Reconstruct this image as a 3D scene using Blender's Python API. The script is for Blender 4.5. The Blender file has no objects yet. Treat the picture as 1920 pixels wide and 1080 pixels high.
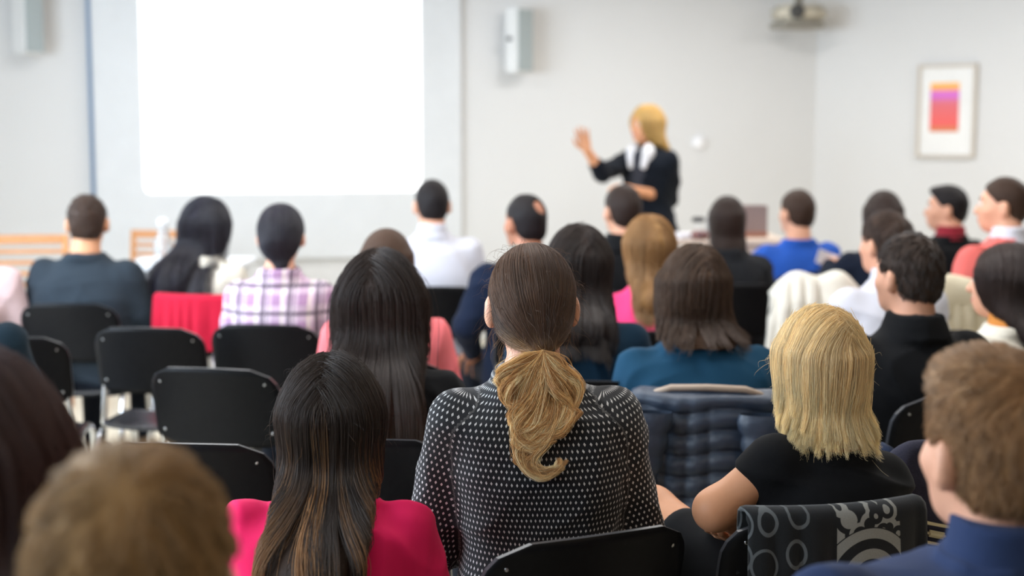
import bpy, bmesh, math, random
import numpy as np
from mathutils import Vector, Matrix

SC = bpy.context.scene
COL = SC.collection
PI = math.pi
R = math.radians

# ------------------------------------------------------------------ camera
FPX = 2667.0                      # focal length in pixels of the 1920 x 1080 frame
CAM_H = 1.50
PITCH = math.atan(290.0 / FPX)
cam_d = bpy.data.cameras.new('camera')
cam = bpy.data.objects.new('camera', cam_d)
COL.objects.link(cam)
cam.location = (0, 0, CAM_H)
cam.rotation_euler = (PI / 2 - PITCH, 0, 0)
cam_d.sensor_width = 36.0
cam_d.lens = 36.0 * FPX / 1920.0
cam_d.clip_start = 0.05
cam_d.dof.use_dof = True
cam_d.dof.focus_distance = 2.72
cam_d.dof.aperture_fstop = 2.3
SC.camera = cam

# ------------------------------------------------------------------ world, light, exposure
w = bpy.data.worlds.new('daylight')
SC.world = w
w.use_nodes = True
bg = w.node_tree.nodes['Background']
bg.inputs[0].default_value = (0.80, 0.90, 1.0, 1)
bg.inputs[1].default_value = 0.8
SC.view_settings.view_transform = 'Standard'
SC.view_settings.look = 'None'
SC.view_settings.exposure = 0.28
SC.view_settings.gamma = 1.0
SC.view_settings.use_curve_mapping = False
try:
    SC.cycles.use_denoising = True
    SC.cycles.max_bounces = 6
    SC.cycles.diffuse_bounces = 3
    SC.cycles.adaptive_threshold = 0.045
    SC.cycles.glossy_bounces = 2
    SC.cycles.transparent_max_bounces = 6
    SC.cycles.caustics_reflective = False
    SC.cycles.caustics_refractive = False
    SC.cycles.sample_clamp_indirect = 6.0
except Exception:
    pass

# the room's plan (x right, y away from the camera)
YAW = math.atan(0.249)
DW = Vector((math.cos(YAW), math.sin(YAW), 0))          # along the front wall
NW = Vector((math.sin(YAW), -math.cos(YAW), 0))         # front wall normal, into the room
CORNER = Vector((2.325, 10.98, 0))
LEFT_C = Vector((-4.6, 10.4 - 0.249 * 4.6, 0))
DR = Vector((0.82, -0.572, 0)).normalized()             # along the right wall
NR = Vector((-DR.y * -1, -DR.x, 0)); NR = Vector((DR.y, -DR.x, 0))
RIGHT_C = CORNER + DR * 4.6
LEFT_B = LEFT_C + NW * 12.6
RIGHT_B = RIGHT_C + NW * 10.6
CEIL = 2.95

def area_light(name, loc, direction, sx, sy, power, color):
    d = bpy.data.lights.new(name, 'AREA')
    d.shape = 'RECTANGLE'; d.size = sx; d.size_y = sy
    d.energy = power; d.color = color
    o = bpy.data.objects.new(name, d)
    COL.objects.link(o)
    o.location = loc
    o.rotation_euler = Vector(direction).to_track_quat('-Z', 'Y').to_euler()
    return o

# daylight entering by the windows of the left wall
WIN_T = [3.3, 5.4, 7.5, 9.6]
for i, (t, e) in enumerate(zip(WIN_T, (85, 150, 70, 22))):
    c = LEFT_C + NW * t - DW * 0.12
    area_light('window_daylight', (c.x, c.y, 1.75), DW, 1.8, 1.7, e, (0.74, 0.87, 1.0))
# warm ceiling lamps
for (x, y, e) in [(-1.8, 7.8, 18), (1.2, 8.6, 34), (-0.9, 5.4, 20), (1.5, 5.8, 20), (-0.3, 3.9, 19), (1.3, 4.1, 19), (4.0, 7.8, 46)]:
    area_light('ceiling_lamp_light', (x, y, CEIL - 0.06), (0, 0, -1), 1.2, 0.6, e, (1.0, 0.975, 0.945))

for (x, y, e) in [(1.7, 0.9, 8), (-0.5, 0.6, 4)]:          # tungsten lamps over the last rows
    area_light('rear_lamp_light', (x, y, CEIL - 0.06), (0, 0, -1), 0.6, 0.6, e, (1.0, 0.74, 0.48))

# ------------------------------------------------------------------ pixel -> place
_cp, _sp = math.cos(PITCH), math.sin(PITCH)
def ray(u, v):
    a = (u - 960.0) / FPX; b = -(v - 540.0) / FPX
    return Vector((a, _cp + b * _sp, -_sp + b * _cp))
def at(u, v, Y):
    d = ray(u, v)
    return Vector((0, 0, CAM_H)) + d * (Y / d.y)
def on_plane(u, v, p0, n):
    d = ray(u, v); o = Vector((0, 0, CAM_H))
    return o + d * ((p0 - o).dot(n) / d.dot(n))

# ------------------------------------------------------------------ signed distance shapes
def V3(*a): return np.array(a, dtype=np.float64)
def spline(xs, ys, n=80):
    xs = np.asarray(xs, float); ys = np.asarray(ys, float)
    if xs[0] > xs[-1]: xs, ys = xs[::-1], ys[::-1]
    if len(xs) < 3: return xs, ys
    m = np.gradient(ys, xs)
    X = np.linspace(xs[0], xs[-1], n)
    i = np.clip(np.searchsorted(xs, X) - 1, 0, len(xs) - 2)
    h = xs[i + 1] - xs[i]; t = (X - xs[i]) / h
    Y = ((2*t**3 - 3*t**2 + 1) * ys[i] + (t**3 - 2*t**2 + t) * h * m[i]
         + (-2*t**3 + 3*t**2) * ys[i + 1] + (t**3 - t**2) * h * m[i + 1])
    return X, Y

class Fr:                                   # a frame: rows of M are the local axes in the parent
    def __init__(s, c=(0, 0, 0), M=None):
        s.c = np.array(c, float); s.M = np.eye(3) if M is None else np.array(M, float)
    def inv(s, x, y, z):
        x = x - s.c[0]; y = y - s.c[1]; z = z - s.c[2]; M = s.M
        return (M[0,0]*x + M[0,1]*y + M[0,2]*z, M[1,0]*x + M[1,1]*y + M[1,2]*z, M[2,0]*x + M[2,1]*y + M[2,2]*z)
    def pt(s, p): return s.c + s.M.T @ np.array(p, float)
ID = Fr()
def rot_frame(c, yaw=0, pitch=0, roll=0):
    m = Matrix.Rotation(yaw, 3, 'Z') @ Matrix.Rotation(-pitch, 3, 'X') @ Matrix.Rotation(roll, 3, 'Y')
    return Fr(c, np.array(m).T)             # pitch > 0 looks down

class Pr:
    def __init__(s, fn, lo, hi, k=0.02, op='u', fr=ID):
        s.fn, s.k, s.op, s.fr = fn, k, op, fr
        c = np.array([[lo[0] if i & 1 else hi[0], lo[1] if i & 2 else hi[1], lo[2] if i & 4 else hi[2]] for i in range(8)])
        p = np.array([fr.pt(q) for q in c])
        s.lo, s.hi = p.min(0), p.max(0)
    def d(s, x, y, z):
        if s.fr is not ID: x, y, z = s.fr.inv(x, y, z)
        return s.fn(x, y, z)

def cone(a, b, ra, rb, k=0.02, fr=ID, op='u'):
    a = np.array(a, float); b = np.array(b, float); ab = b - a; L = max(ab @ ab, 1e-9)
    def f(x, y, z):
        x = x - a[0]; y = y - a[1]; z = z - a[2]
        t = np.clip((x*ab[0] + y*ab[1] + z*ab[2]) / L, 0, 1)
        return np.sqrt((x - t*ab[0])**2 + (y - t*ab[1])**2 + (z - t*ab[2])**2) - (ra + (rb - ra) * t)
    r = max(ra, rb)
    return Pr(f, np.minimum(a, b) - r, np.maximum(a, b) + r, k, op, fr)
def ell(c, r, k=0.02, fr=ID, op='u'):
    c = np.array(c, float); r = np.array(r, float)
    def f(x, y, z):
        x = (x - c[0]) / r[0]; y = (y - c[1]) / r[1]; z = (z - c[2]) / r[2]
        k0 = np.sqrt(x*x + y*y + z*z)
        k1 = np.sqrt((x/r[0])**2 + (y/r[1])**2 + (z/r[2])**2)
        return k0 * (k0 - 1) / np.maximum(k1, 1e-6)
    return Pr(f, c - r, c + r, k, op, fr)
def loft(zs, cx, cy, a, b, k=0.02, fr=ID, n=2.3, grow=0.0, op='u', tilt=None):
    zs = np.array(zs, float)
    N = len(zs)
    one = np.ones(N)
    Z, CX = spline(zs, cx * one); _, CY = spline(zs, cy * one); _, A = spline(zs, a * one); _, B = spline(zs, b * one)
    A = A + grow; B = B + grow; z0, z1 = Z[0] - grow, Z[-1] + grow
    def f(x, y, z):
        sh = np.broadcast(x, y, z).shape
        zc = np.clip(z, Z[0], Z[-1])
        ia = np.interp(zc, Z, A); ib = np.interp(zc, Z, B)
        X = np.abs(x - np.interp(zc, Z, CX)) / ia; Y = np.abs(y - np.interp(zc, Z, CY)) / ib
        q = (X**n + Y**n)**(1 / n)
        d = (q - 1) * np.minimum(ia, ib)
        dz = np.maximum(z0 - z, z - z1)
        return np.maximum(d, dz) + 0 * np.zeros(sh)
    g = 0.01
    return Pr(f, (CX.min() - A.max() - g, CY.min() - B.max() - g, z0 - g), (CX.max() + A.max() + g, CY.max() + B.max() + g, z1 + g), k, op, fr)
def half(n, p, lo, hi, k=0.01, fr=ID, op='s'):        # removes the side the normal points to
    n = np.array(n, float); n = n / np.linalg.norm(n); p = np.array(p, float)
    return Pr(lambda x, y, z: -((x - p[0])*n[0] + (y - p[1])*n[1] + (z - p[2])*n[2]), lo, hi, k, op, fr)

def comb(F, d, k, op):
    if op == 's': d = -d
    if k <= 0: return np.minimum(F, d) if op == 'u' else np.maximum(F, d)
    if op == 'u':
        h = np.clip(0.5 + 0.5 * (F - d) / k, 0, 1)
        return F + (d - F) * h - k * h * (1 - h)
    h = np.clip(0.5 - 0.5 * (F - d) / k, 0, 1)
    return F + (d - F) * h + k * h * (1 - h)
def sd(prims, P):
    F = np.full(len(P), 0.6)
    x, y, z = P[:, 0], P[:, 1], P[:, 2]
    for p in prims: F = comb(F, p.d(x, y, z), p.k, p.op)
    return F

def surf(prims, h):
    """surface nets on the union of the shapes: verts (n,3), quads (m,4)"""
    us = [p for p in prims if p.op == 'u']
    lo = np.min([p.lo for p in us], 0) - 3 * h; hi = np.max([p.hi for p in us], 0) + 3 * h
    n = np.ceil((hi - lo) / h).astype(int) + 1
    ax = [lo[i] + h * np.arange(n[i]) for i in range(3)]
    F = np.full(n, 0.6, np.float32)
    for p in prims:
        m = p.k + 2.5 * h
        i0 = np.maximum(((p.lo - m - lo) / h).astype(int), 0); i1 = np.minimum(((p.hi + m - lo) / h).astype(int) + 2, n)
        if np.any(i1 <= i0): continue
        s = tuple(slice(i0[i], i1[i]) for i in range(3))
        x = ax[0][s[0]][:, None, None]; y = ax[1][s[1]][None, :, None]; z = ax[2][s[2]][None, None, :]
        F[s] = comb(F[s], p.d(x, y, z), p.k, p.op)
    F[0] = F[-1] = 0.3; F[:, 0] = F[:, -1] = 0.3; F[:, :, 0] = F[:, :, -1] = 0.3
    S = F < 0
    cnt = np.zeros(n - 1, np.int8)
    offs = [(i, j, k) for i in (0, 1) for j in (0, 1) for k in (0, 1)]
    for (i, j, k) in offs: cnt += S[i:n[0]-1+i, j:n[1]-1+j, k:n[2]-1+k]
    C = np.argwhere((cnt > 0) & (cnt < 8))
    if len(C) == 0: return np.zeros((0, 3)), np.zeros((0, 4), int)
    vid = np.full(n - 1, -1, np.int64); vid[C[:, 0], C[:, 1], C[:, 2]] = np.arange(len(C))
    val = {o: F[C[:, 0]+o[0], C[:, 1]+o[1], C[:, 2]+o[2]] for o in offs}
    acc = np.zeros((len(C), 3)); num = np.zeros(len(C))
    for a in offs:
        for axis in range(3):
            if a[axis]: continue
            b = list(a); b[axis] = 1; b = tuple(b)
            fa, fb = val[a], val[b]
            m = (fa < 0) != (fb < 0)
            t = np.where(m, fa / np.where(m, fa - fb, 1), 0)
            q = np.tile(np.array(a, float), (len(C), 1)); q[:, axis] += t
            acc += q * m[:, None]; num += m
    verts = lo + h * (C + acc / num[:, None])
    quads = []
    for axis in range(3):
        u, v = (axis + 1) % 3, (axis + 2) % 3
        s0 = [slice(1, -1)] * 3; s1 = [slice(1, -1)] * 3
        s0[axis] = slice(0, -1); s1[axis] = slice(1, None)
        A = S[tuple(s0)]; B = S[tuple(s1)]
        E = np.argwhere(A != B); sg = A[E[:, 0], E[:, 1], E[:, 2]]
        E = E.copy(); E[:, u] += 1; E[:, v] += 1
        def at_(du, dv):
            I = E.copy(); I[:, u] += du; I[:, v] += dv
            return vid[I[:, 0], I[:, 1], I[:, 2]]
        q = np.stack([at_(-1, -1), at_(0, -1), at_(0, 0), at_(-1, 0)], 1)
        q[~sg] = q[~sg][:, ::-1]
        quads.append(q)
    return verts, np.concatenate(quads)

def join(parts):
    vs, fs, o = [], [], 0
    for v, f in parts:
        vs.append(v); fs.append(f + o); o += len(v)
    return np.concatenate(vs), np.concatenate(fs)
def smooth_v(v, f, it=1, lam=0.5):
    e = np.concatenate([f[:, [0, 1]], f[:, [1, 2]], f[:, [2, 3]], f[:, [3, 0]]]); e = np.concatenate([e, e[:, ::-1]])
    deg = np.bincount(e[:, 0], minlength=len(v))[:, None]
    for _ in range(it):
        s = np.stack([np.bincount(e[:, 0], v[e[:, 1], i], minlength=len(v)) for i in range(3)], 1)
        v = v + lam * (s / np.maximum(deg, 1) - v)
    return v
def vnormals(v, f):
    n = np.cross(v[f[:, 2]] - v[f[:, 0]], v[f[:, 3]] - v[f[:, 1]])
    o = np.zeros_like(v)
    for i in range(4):
        for c in range(3): o[:, c] += np.bincount(f[:, i], n[:, c], minlength=len(v))
    return o / np.maximum(np.linalg.norm(o, axis=1), 1e-9)[:, None]
def folds(v, seed, freq=26.0):
    """cloth creases: a few warped waves, -1..1"""
    rs = np.random.RandomState(seed)
    out = np.zeros(len(v))
    wv = sum(np.sin(v @ rs.normal(0, 9, 3) + rs.uniform(0, 6)) for _ in range(4)) * 0.7
    for i in range(5):
        d = rs.normal(0, 1, 3); d[2] *= 1.5; d /= np.linalg.norm(d)
        a = np.sin(freq * rs.uniform(0.5, 1.3) * (v @ d) + wv * rs.uniform(0.6, 1.8) + rs.uniform(0, 6))
        out += (1 - np.abs(a)) ** 2 * np.clip(np.sin(v @ rs.normal(0, 7, 3) + rs.uniform(0, 6)) + 0.3, 0, 1)
    return np.clip(out - 0.35, -0.5, 1.4)

def mesh_np(name, v, f, mat, smooth=True):
    me = bpy.data.meshes.new(name)
    f = np.asarray(f); k = f.shape[1]
    me.vertices.add(len(v)); me.vertices.foreach_set('co', np.asarray(v, np.float32).ravel())
    me.loops.add(f.size); me.loops.foreach_set('vertex_index', f.astype(np.int32).ravel())
    me.polygons.add(len(f))
    me.polygons.foreach_set('loop_start', np.arange(0, f.size, k, dtype=np.int32))
    me.polygons.foreach_set('loop_total', np.full(len(f), k, np.int32))
    if smooth: me.polygons.foreach_set('use_smooth', np.ones(len(f), bool))
    me.update(calc_edges=True); me.validate()
    if mat: me.materials.append(mat)
    return me

def link(name, data, parent=None, loc=None, rotz=None):
    o = bpy.data.objects.new(name, data); COL.objects.link(o)
    if parent: o.parent = parent
    if loc is not None: o.location = loc
    if rotz is not None: o.rotation_euler = (0, 0, rotz)
    return o
def tag(o, label, cat, group=None, kind=None):
    if label: o['label'] = label
    if cat: o['category'] = cat
    if group: o['group'] = group
    if kind: o['kind'] = kind
    return o
def thing(name, label, cat, loc=(0, 0, 0), rotz=0, group=None):
    return tag(link(name, None, None, loc, rotz), label, cat, group)
def bm_obj(name, bm, mat, parent=None, loc=None, rotz=None, smooth=False):
    me = bpy.data.meshes.new(name); bm.normal_update(); bm.to_mesh(me); bm.free()
    if mat: me.materials.append(mat)
    if smooth: me.polygons.foreach_set('use_smooth', np.ones(len(me.polygons), bool))
    return link(name, me, parent, loc, rotz)
def bx(bm, x0, x1, y0, y1, z0, z1, bev=0.0):
    r = bmesh.ops.create_cube(bm, size=1.0)
    for q in r['verts']:
        q.co = Vector(((x0+x1)/2 + q.co.x*(x1-x0), (y0+y1)/2 + q.co.y*(y1-y0), (z0+z1)/2 + q.co.z*(z1-z0)))
    if bev:
        es = list({e for q in r['verts'] for e in q.link_edges})
        bmesh.ops.bevel(bm, geom=es, offset=bev, segments=2, affect='EDGES', clamp_overlap=True)
    return bm
def box(*a, **k): return bx(bmesh.new(), *a, **k)
def tube(bm, pts, r, seg=10, cap=True):
    pts = [Vector(p) for p in pts]; rings = []
    rr = r if isinstance(r, (list, tuple)) else [r] * len(pts)
    for i, p in enumerate(pts):
        t = (pts[min(i+1, len(pts)-1)] - pts[max(i-1, 0)]).normalized()
        a = t.orthogonal().normalized() if i == 0 else (a - t * a.dot(t)).normalized()
        b = t.cross(a)
        rings.append([bm.verts.new(p + (a*math.cos(2*PI*j/seg) + b*math.sin(2*PI*j/seg)) * rr[i]) for j in range(seg)])
    for i in range(len(rings) - 1):
        for j in range(seg):
            fa = bm.faces.new((rings[i][j], rings[i][(j+1) % seg], rings[i+1][(j+1) % seg], rings[i+1][j])); fa.smooth = True
    if cap:
        bm.faces.new(rings[0][::-1]); bm.faces.new(rings[-1])
    return bm
def lathe(bm, prof, seg=24, c=(0, 0, 0)):
    rings = [[bm.verts.new((c[0] + r*math.cos(2*PI*j/seg), c[1] + r*math.sin(2*PI*j/seg), c[2] + z)) for j in range(seg)] for r, z in prof]
    for i in range(len(rings) - 1):
        for j in range(seg):
            fa = bm.faces.new((rings[i][j], rings[i][(j+1) % seg], rings[i+1][(j+1) % seg], rings[i+1][j])); fa.smooth = True
    bm.faces.new(rings[0][::-1]); bm.faces.new(rings[-1])
    return bm

# ------------------------------------------------------------------ materials
class NT:
    def __init__(s, name):
        s.m = bpy.data.materials.new(name); s.m.use_nodes = True
        s.t = s.m.node_tree; s.b = s.t.nodes['Principled BSDF']; s.out = s.t.nodes['Material Output']
    def n(s, typ, **kw):
        x = s.t.nodes.new(typ)
        for k, v in kw.items(): setattr(x, k, v)
        return x
    def l(s, a, b): s.t.links.new(a, b)
    def math(s, op, a, b=None, c=None):
        x = s.n('ShaderNodeMath', operation=op)
        for i, q in enumerate((a, b, c)):
            if q is None: continue
            if isinstance(q, (int, float)): x.inputs[i].default_value = q
            else: s.l(q, x.inputs[i])
        return x.outputs[0]
    def mix(s, fac, a, b, blend='MIX'):
        x = s.n('ShaderNodeMix', data_type='RGBA', blend_type=blend)
        for i, q in ((0, fac), (6, a), (7, b)):
            if isinstance(q, (int, float)): x.inputs[i].default_value = q
            elif isinstance(q, (tuple, list)): x.inputs[i].default_value = (*q[:3], 1)
            else: s.l(q, x.inputs[i])
        return x.outputs[2]
    def coord(s, scale=(1, 1, 1), kind='Object'):
        tc = s.n('ShaderNodeTexCoord'); mp = s.n('ShaderNodeMapping'); mp.inputs['Scale'].default_value = scale
        s.l(tc.outputs[kind], mp.inputs[0]); return mp.outputs[0]
    def noise(s, vec, scale, detail=3, rough=0.55):
        x = s.n('ShaderNodeTexNoise'); x.inputs['Scale'].default_value = scale; x.inputs['Detail'].default_value = detail
        x.inputs['Roughness'].default_value = rough; s.l(vec, x.inputs['Vector']); return x.outputs[0]
    def ramp(s, fac, stops):
        x = s.n('ShaderNodeValToRGB'); cr = x.color_ramp
        while len(cr.elements) < len(stops): cr.elements.new(0.5)
        for e, (p, c) in zip(cr.elements, stops): e.position = p; e.color = (*c, 1)
        s.l(fac, x.inputs[0]); return x.outputs[0]
    def bump(s, h, strength, dist=0.01):
        x = s.n('ShaderNodeBump'); x.inputs['Strength'].default_value = strength; x.inputs['Distance'].default_value = dist
        s.l(h, x.inputs['Height']); s.l(x.outputs[0], s.b.inputs['Normal'])
    def set(s, col=None, rough=0.5, metal=0, spec=None):
        if col is not None:
            if isinstance(col, (tuple, list)): s.b.inputs['Base Color'].default_value = (*col[:3], 1)
            else: s.l(col, s.b.inputs['Base Color'])
        s.b.inputs['Roughness'].default_value = rough; s.b.inputs['Metallic'].default_value = metal
        if spec is not None: s.b.inputs['Specular IOR Level'].default_value = spec
        return s
def srgb(r, g, b):
    f = lambda c: (c / 255 / 12.92) if c / 255 <= 0.04045 else ((c / 255 + 0.055) / 1.055) ** 2.4
    return (f(r), f(g), f(b))
def dim(c, k): return tuple(x * k for x in c)
_mc = {}
def plain(name, col, rough=0.5, metal=0, var=0.06, scale=6, bump=0.0, spec=None):
    if name in _mc: return _mc[name]
    t = NT(name); co = t.coord()
    nz = t.noise(co, scale)
    t.set(t.mix(nz, dim(col, 1 - var), dim(col, 1 + var)), rough, metal, spec)
    if bump: t.bump(t.noise(co, scale * 12), bump, 0.002)
    _mc[name] = t.m
    return t.m
def fabric(name, col, var=0.22, rough=0.9, weave=900, bump=0.25, sheen=0.04):
    if name in _mc: return _mc[name]
    if max(col) < 0.095: col = dim(col, 0.6)
    t = NT(name); co = t.coord()
    big = t.noise(co, 7, 4); fine = t.noise(co, weave, 2)
    f = t.math('ADD', t.math('MULTIPLY', big, 0.6), t.math('MULTIPLY', fine, 0.4))
    t.set(t.mix(f, dim(col, 1 - var), dim(col, 1 + var)), rough, 0, 0.12)
    t.b.inputs['Sheen Weight'].default_value = sheen; t.b.inputs['Sheen Roughness'].default_value = 0.5
    t.bump(fine, bump, 0.002)
    _mc[name] = t.m
    return t.m
def skin(name, col):
    if name in _mc: return _mc[name]
    t = NT(name); co = t.coord()
    a = t.noise(co, 14, 4); b = t.noise(co, 90, 3)
    c = t.mix(a, dim(col, 0.9), (min(col[0]*1.08, 1), col[1]*0.98, col[2]*0.96))
    t.set(t.mix(t.math('MULTIPLY', b, 0.25), c, dim(col, 0.75)), 0.5, 0, 0.4)
    t.bump(t.noise(co, 500, 2), 0.08, 0.001)
    _mc[name] = t.m
    return t.m
def hair_mats(name, root, tip=None, z0=0.0, z1=1.0, gloss=0.12, streak=0.4, jitter=0.6):
    """solid hair body and strand material; root colour above z1, tip colour below z0 (dyed lengths)"""
    if name in _mc: return _mc[name]
    if max(root) < 0.20: root = (root[0]*0.68, root[1]*0.62, root[2]*0.58)
    out = []
    for strand in (False, True):
        t = NT(name + ('_strands' if strand else ''))
        tc = t.n('ShaderNodeTexCoord')
        co = t.coord((1, 1, 0.05))
        nz = t.noise(co, 230, 4, 0.7); n2 = t.noise(co, 60, 2)
        col = root
        if tip is not None:
            sp = t.n('ShaderNodeSeparateXYZ'); t.l(tc.outputs['Object'], sp.inputs[0])
            mr = t.n('ShaderNodeMapRange', interpolation_type='SMOOTHSTEP')
            mr.inputs[1].default_value = z1; mr.inputs[2].default_value = z0
            src = n2
            if strand:
                la = t.n('ShaderNodeAttribute', attribute_name='lock'); src = la.outputs['Fac']
            jit = t.math('MULTIPLY', t.math('SUBTRACT', src, 0.5), jitter)
            t.l(t.math('ADD', sp.outputs[2], t.math('MULTIPLY', jit, abs(z1 - z0))), mr.inputs[0])
            col = t.mix(mr.outputs[0], root, tip)
        if strand:
            hi = t.n('ShaderNodeHairInfo')
            la2 = t.n('ShaderNodeAttribute', attribute_name='lock')
            f = t.math('ADD', t.math('MULTIPLY', hi.outputs['Random'], 0.45), t.math('MULTIPLY', la2.outputs['Fac'], 0.55))
        else:
            f = t.math('ADD', t.math('MULTIPLY', nz, 0.6), t.math('MULTIPLY', n2, 0.4))
        dk = t.mix(1.0, col, (1 - streak, 1 - streak, 1 - streak), 'MULTIPLY')
        lt = t.mix(1.0, col, (1 + streak, 1 + streak * 0.95, 1 + streak * 0.85), 'MULTIPLY')
        c = t.mix(f, dk, lt)
        if strand:
            t.set(c, 0.55, 0, 0.2)
            tr = t.n('ShaderNodeBsdfTranslucent'); t.l(c, tr.inputs[0])
            hb = t.n('ShaderNodeBsdfHair'); t.l(t.mix(0.32, c, (0.9, 0.9, 0.9)), hb.inputs['Color'])
            hb.inputs['RoughnessU'].default_value = 0.15; hb.inputs['RoughnessV'].default_value = 0.5
            m1 = t.n('ShaderNodeMixShader'); m1.inputs[0].default_value = 0.22; t.l(t.b.outputs[0], m1.inputs[1]); t.l(tr.outputs[0], m1.inputs[2])
            m2 = t.n('ShaderNodeMixShader'); m2.inputs[0].default_value = gloss; t.l(m1.outputs[0], m2.inputs[1]); t.l(hb.outputs[0], m2.inputs[2])
            t.l(m2.outputs[0], t.out.inputs[0])
        else:
            t.set(c, 0.5, 0, 0.22)
            t.bump(nz, 0.7, 0.005)
        out.append(t.m)
    _mc[name] = out
    return out
# ------------------------------------------------------------------ the room
def wall_mat():
    t = NT('white_wall_paint'); co = t.coord()
    n = t.noise(co, 1.3, 4)
    t.set(t.mix(n, (0.70, 0.70, 0.70), (0.74, 0.74, 0.74)), 0.75, 0, 0.3)
    t.bump(t.noise(co, 240, 3), 0.08, 0.002)
    return t.m
WALL = wall_mat()
TAUPE = plain('taupe_wall_paint', (0.12, 0.11, 0.10), 0.8)
def floor_mat():
    t = NT('pale_floor'); co = t.coord((1.0, 0.12, 1.0))
    n = t.noise(co, 22, 5); n2 = t.noise(t.coord(), 0.9, 3)
    c = t.mix(n, srgb(222, 205, 172), srgb(238, 228, 204))
    t.set(t.mix(t.math('MULTIPLY', n2, 0.4), c, srgb(226, 222, 214)), 0.28, 0, 0.5)
    return t.m
def struct(o): o['kind'] = 'structure'; return o
def poly_slab(name, pts, z0, z1, mat):
    bm = bmesh.new()
    lo = [bm.verts.new((p.x, p.y, z0)) for p in pts]; hi = [bm.verts.new((p.x, p.y, z1)) for p in pts]
    n = len(pts)
    bm.faces.new(lo[::-1]); bm.faces.new(hi)
    for i in range(n): bm.faces.new((lo[i], lo[(i+1) % n], hi[(i+1) % n], hi[i]))
    bmesh.ops.recalc_face_normals(bm, faces=bm.faces)
    return struct(bm_obj(name, bm, mat))
PLAN = [LEFT_B, RIGHT_B, RIGHT_C, CORNER, LEFT_C]
poly_slab('floor', PLAN, -0.1, 0.0, floor_mat())
poly_slab('ceiling', PLAN, CEIL, CEIL + 0.1, plain('ceiling_paint', (0.60, 0.60, 0.60), 0.8))
def wall(name, a, b, nrm, th=0.12, holes=(), mat=None):
    """boxes between a and b, thickness away from the room; holes = (t0, t1, z0, z1)"""
    d = (b - a); L = d.length; d.normalize()
    bm = bmesh.new()
    cuts = [0.0] + [x for h in holes for x in (h[0], h[1])] + [L]
    def slab(t0, t1, z0, z1):
        if t1 - t0 < 1e-4: return
        q = [a + d*t0, a + d*t1, a + d*t1 - nrm*th, a + d*t0 - nrm*th]
        lo = [bm.verts.new((p.x, p.y, z0)) for p in q]; hi = [bm.verts.new((p.x, p.y, z1)) for p in q]
        bm.faces.new(lo[::-1]); bm.faces.new(hi)
        for i in range(4): bm.faces.new((lo[i], lo[(i+1) % 4], hi[(i+1) % 4], hi[i]))
    for i in range(0, len(cuts), 2): slab(cuts[i], cuts[i+1], 0, CEIL)
    for h in holes:
        slab(h[0], h[1], 0, h[2]); slab(h[0], h[1], h[3], CEIL)
    bmesh.ops.recalc_face_normals(bm, faces=bm.faces)
    return struct(bm_obj(name, bm, mat or WALL))
wall('wall_front', LEFT_C, CORNER, NW)
wall('wall_right', CORNER, RIGHT_C, NR)
wall('wall_side', RIGHT_C, RIGHT_B, -DW, mat=TAUPE)
wall('wall_back', RIGHT_B, LEFT_B, -NW, mat=TAUPE)
wl = wall('wall_left', LEFT_C, LEFT_B, DW, 0.12, [(t - 0.9, t + 0.9, 0.9, 2.6) for t in WIN_T])
white_metal = plain('white_lacquer', (0.78, 0.78, 0.77), 0.4)
for i, t in enumerate(WIN_T):
    bm = bmesh.new()
    for (x0, x1, z0, z1) in [(-0.9, -0.84, 0.9, 2.6), (0.84, 0.9, 0.9, 2.6), (-0.84, 0.84, 0.9, 0.96), (-0.84, 0.84, 2.54, 2.6), (-0.025, 0.025, 0.96, 2.54)]:
        bx(bm, x0, x1, -0.05, 0.0, z0, z1)
    c = LEFT_C + NW * t - DW * 0.03
    struct(bm_obj('window_%d' % (i + 1), bm, white_metal, None, (c.x, c.y, 0), math.atan2(NW.y, NW.x)))
def base_board(name, a, b, nrm):
    d = (b - a).normalized(); L = (b - a).length
    o = struct(bm_obj(name, box(0, L, 0, 0.015, 0, 0.07), white_metal, None, (a.x, a.y, 0), math.atan2(d.y, d.x)))
    n = Matrix.Rotation(o.rotation_euler.z, 3, 'Z') @ Vector((0, 1, 0))
    if n.dot(nrm) < 0:
        for v in o.data.vertices: v.co.y -= 0.015
base_board('baseboard_front', LEFT_C, CORNER, NW)
base_board('baseboard_right', CORNER, RIGHT_C, NR)

# frames fixed on the walls: x along the wall to the right, y out of the wall into the room, z up
def wall_item(name, label, cat, p, d, group=None):
    # local x = -d direction flipped so that local y points into the room
    o = thing(name, label, cat, (p.x, p.y, p.z), math.atan2(-d.y, -d.x), group)
    return o
def wx(p, q, d): return -(q - p).dot(d)          # local x of q (local x runs against d)

# --- projection screen -------------------------------------------------------
p0 = LEFT_C + NW * 0.05
L_ = on_plane(178, 300, p0, NW); R_ = on_plane(866, 300, p0, NW)
A_ = on_plane(271, 364, p0, NW); B_ = on_plane(790, 357, p0, NW)
sc_c = (L_ + R_) / 2; sc_c.z = 0; sc_c -= NW * 0.05
scr = wall_item('projection_screen', 'large white projection screen panel glowing blank white on the front wall', 'screen', sc_c, DW)
hw = (R_ - L_).length / 2
panel_m = plain('screen_panel_white', (0.72, 0.74, 0.76), 0.55)
bm_obj('panel', box(-hw, hw, 0.001, 0.05, 0.62, 2.90, 0.006), panel_m, scr)
bm_obj('shadow_line_strip', box(hw, hw + 0.028, 0.001, 0.055, 0.62, 2.90, 0.003), plain('shadow_line_bluegrey', srgb(120, 140, 165), 0.4, 0.3), scr)  # added strip, coloured as the shadow line along the panel's edge
x0, x1 = wx(sc_c, B_, DW), wx(sc_c, A_, DW)
zb = (A_.z + B_.z) / 2
t = NT('projected_light'); t.set((0.9, 0.9, 0.9), 0.6)
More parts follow.
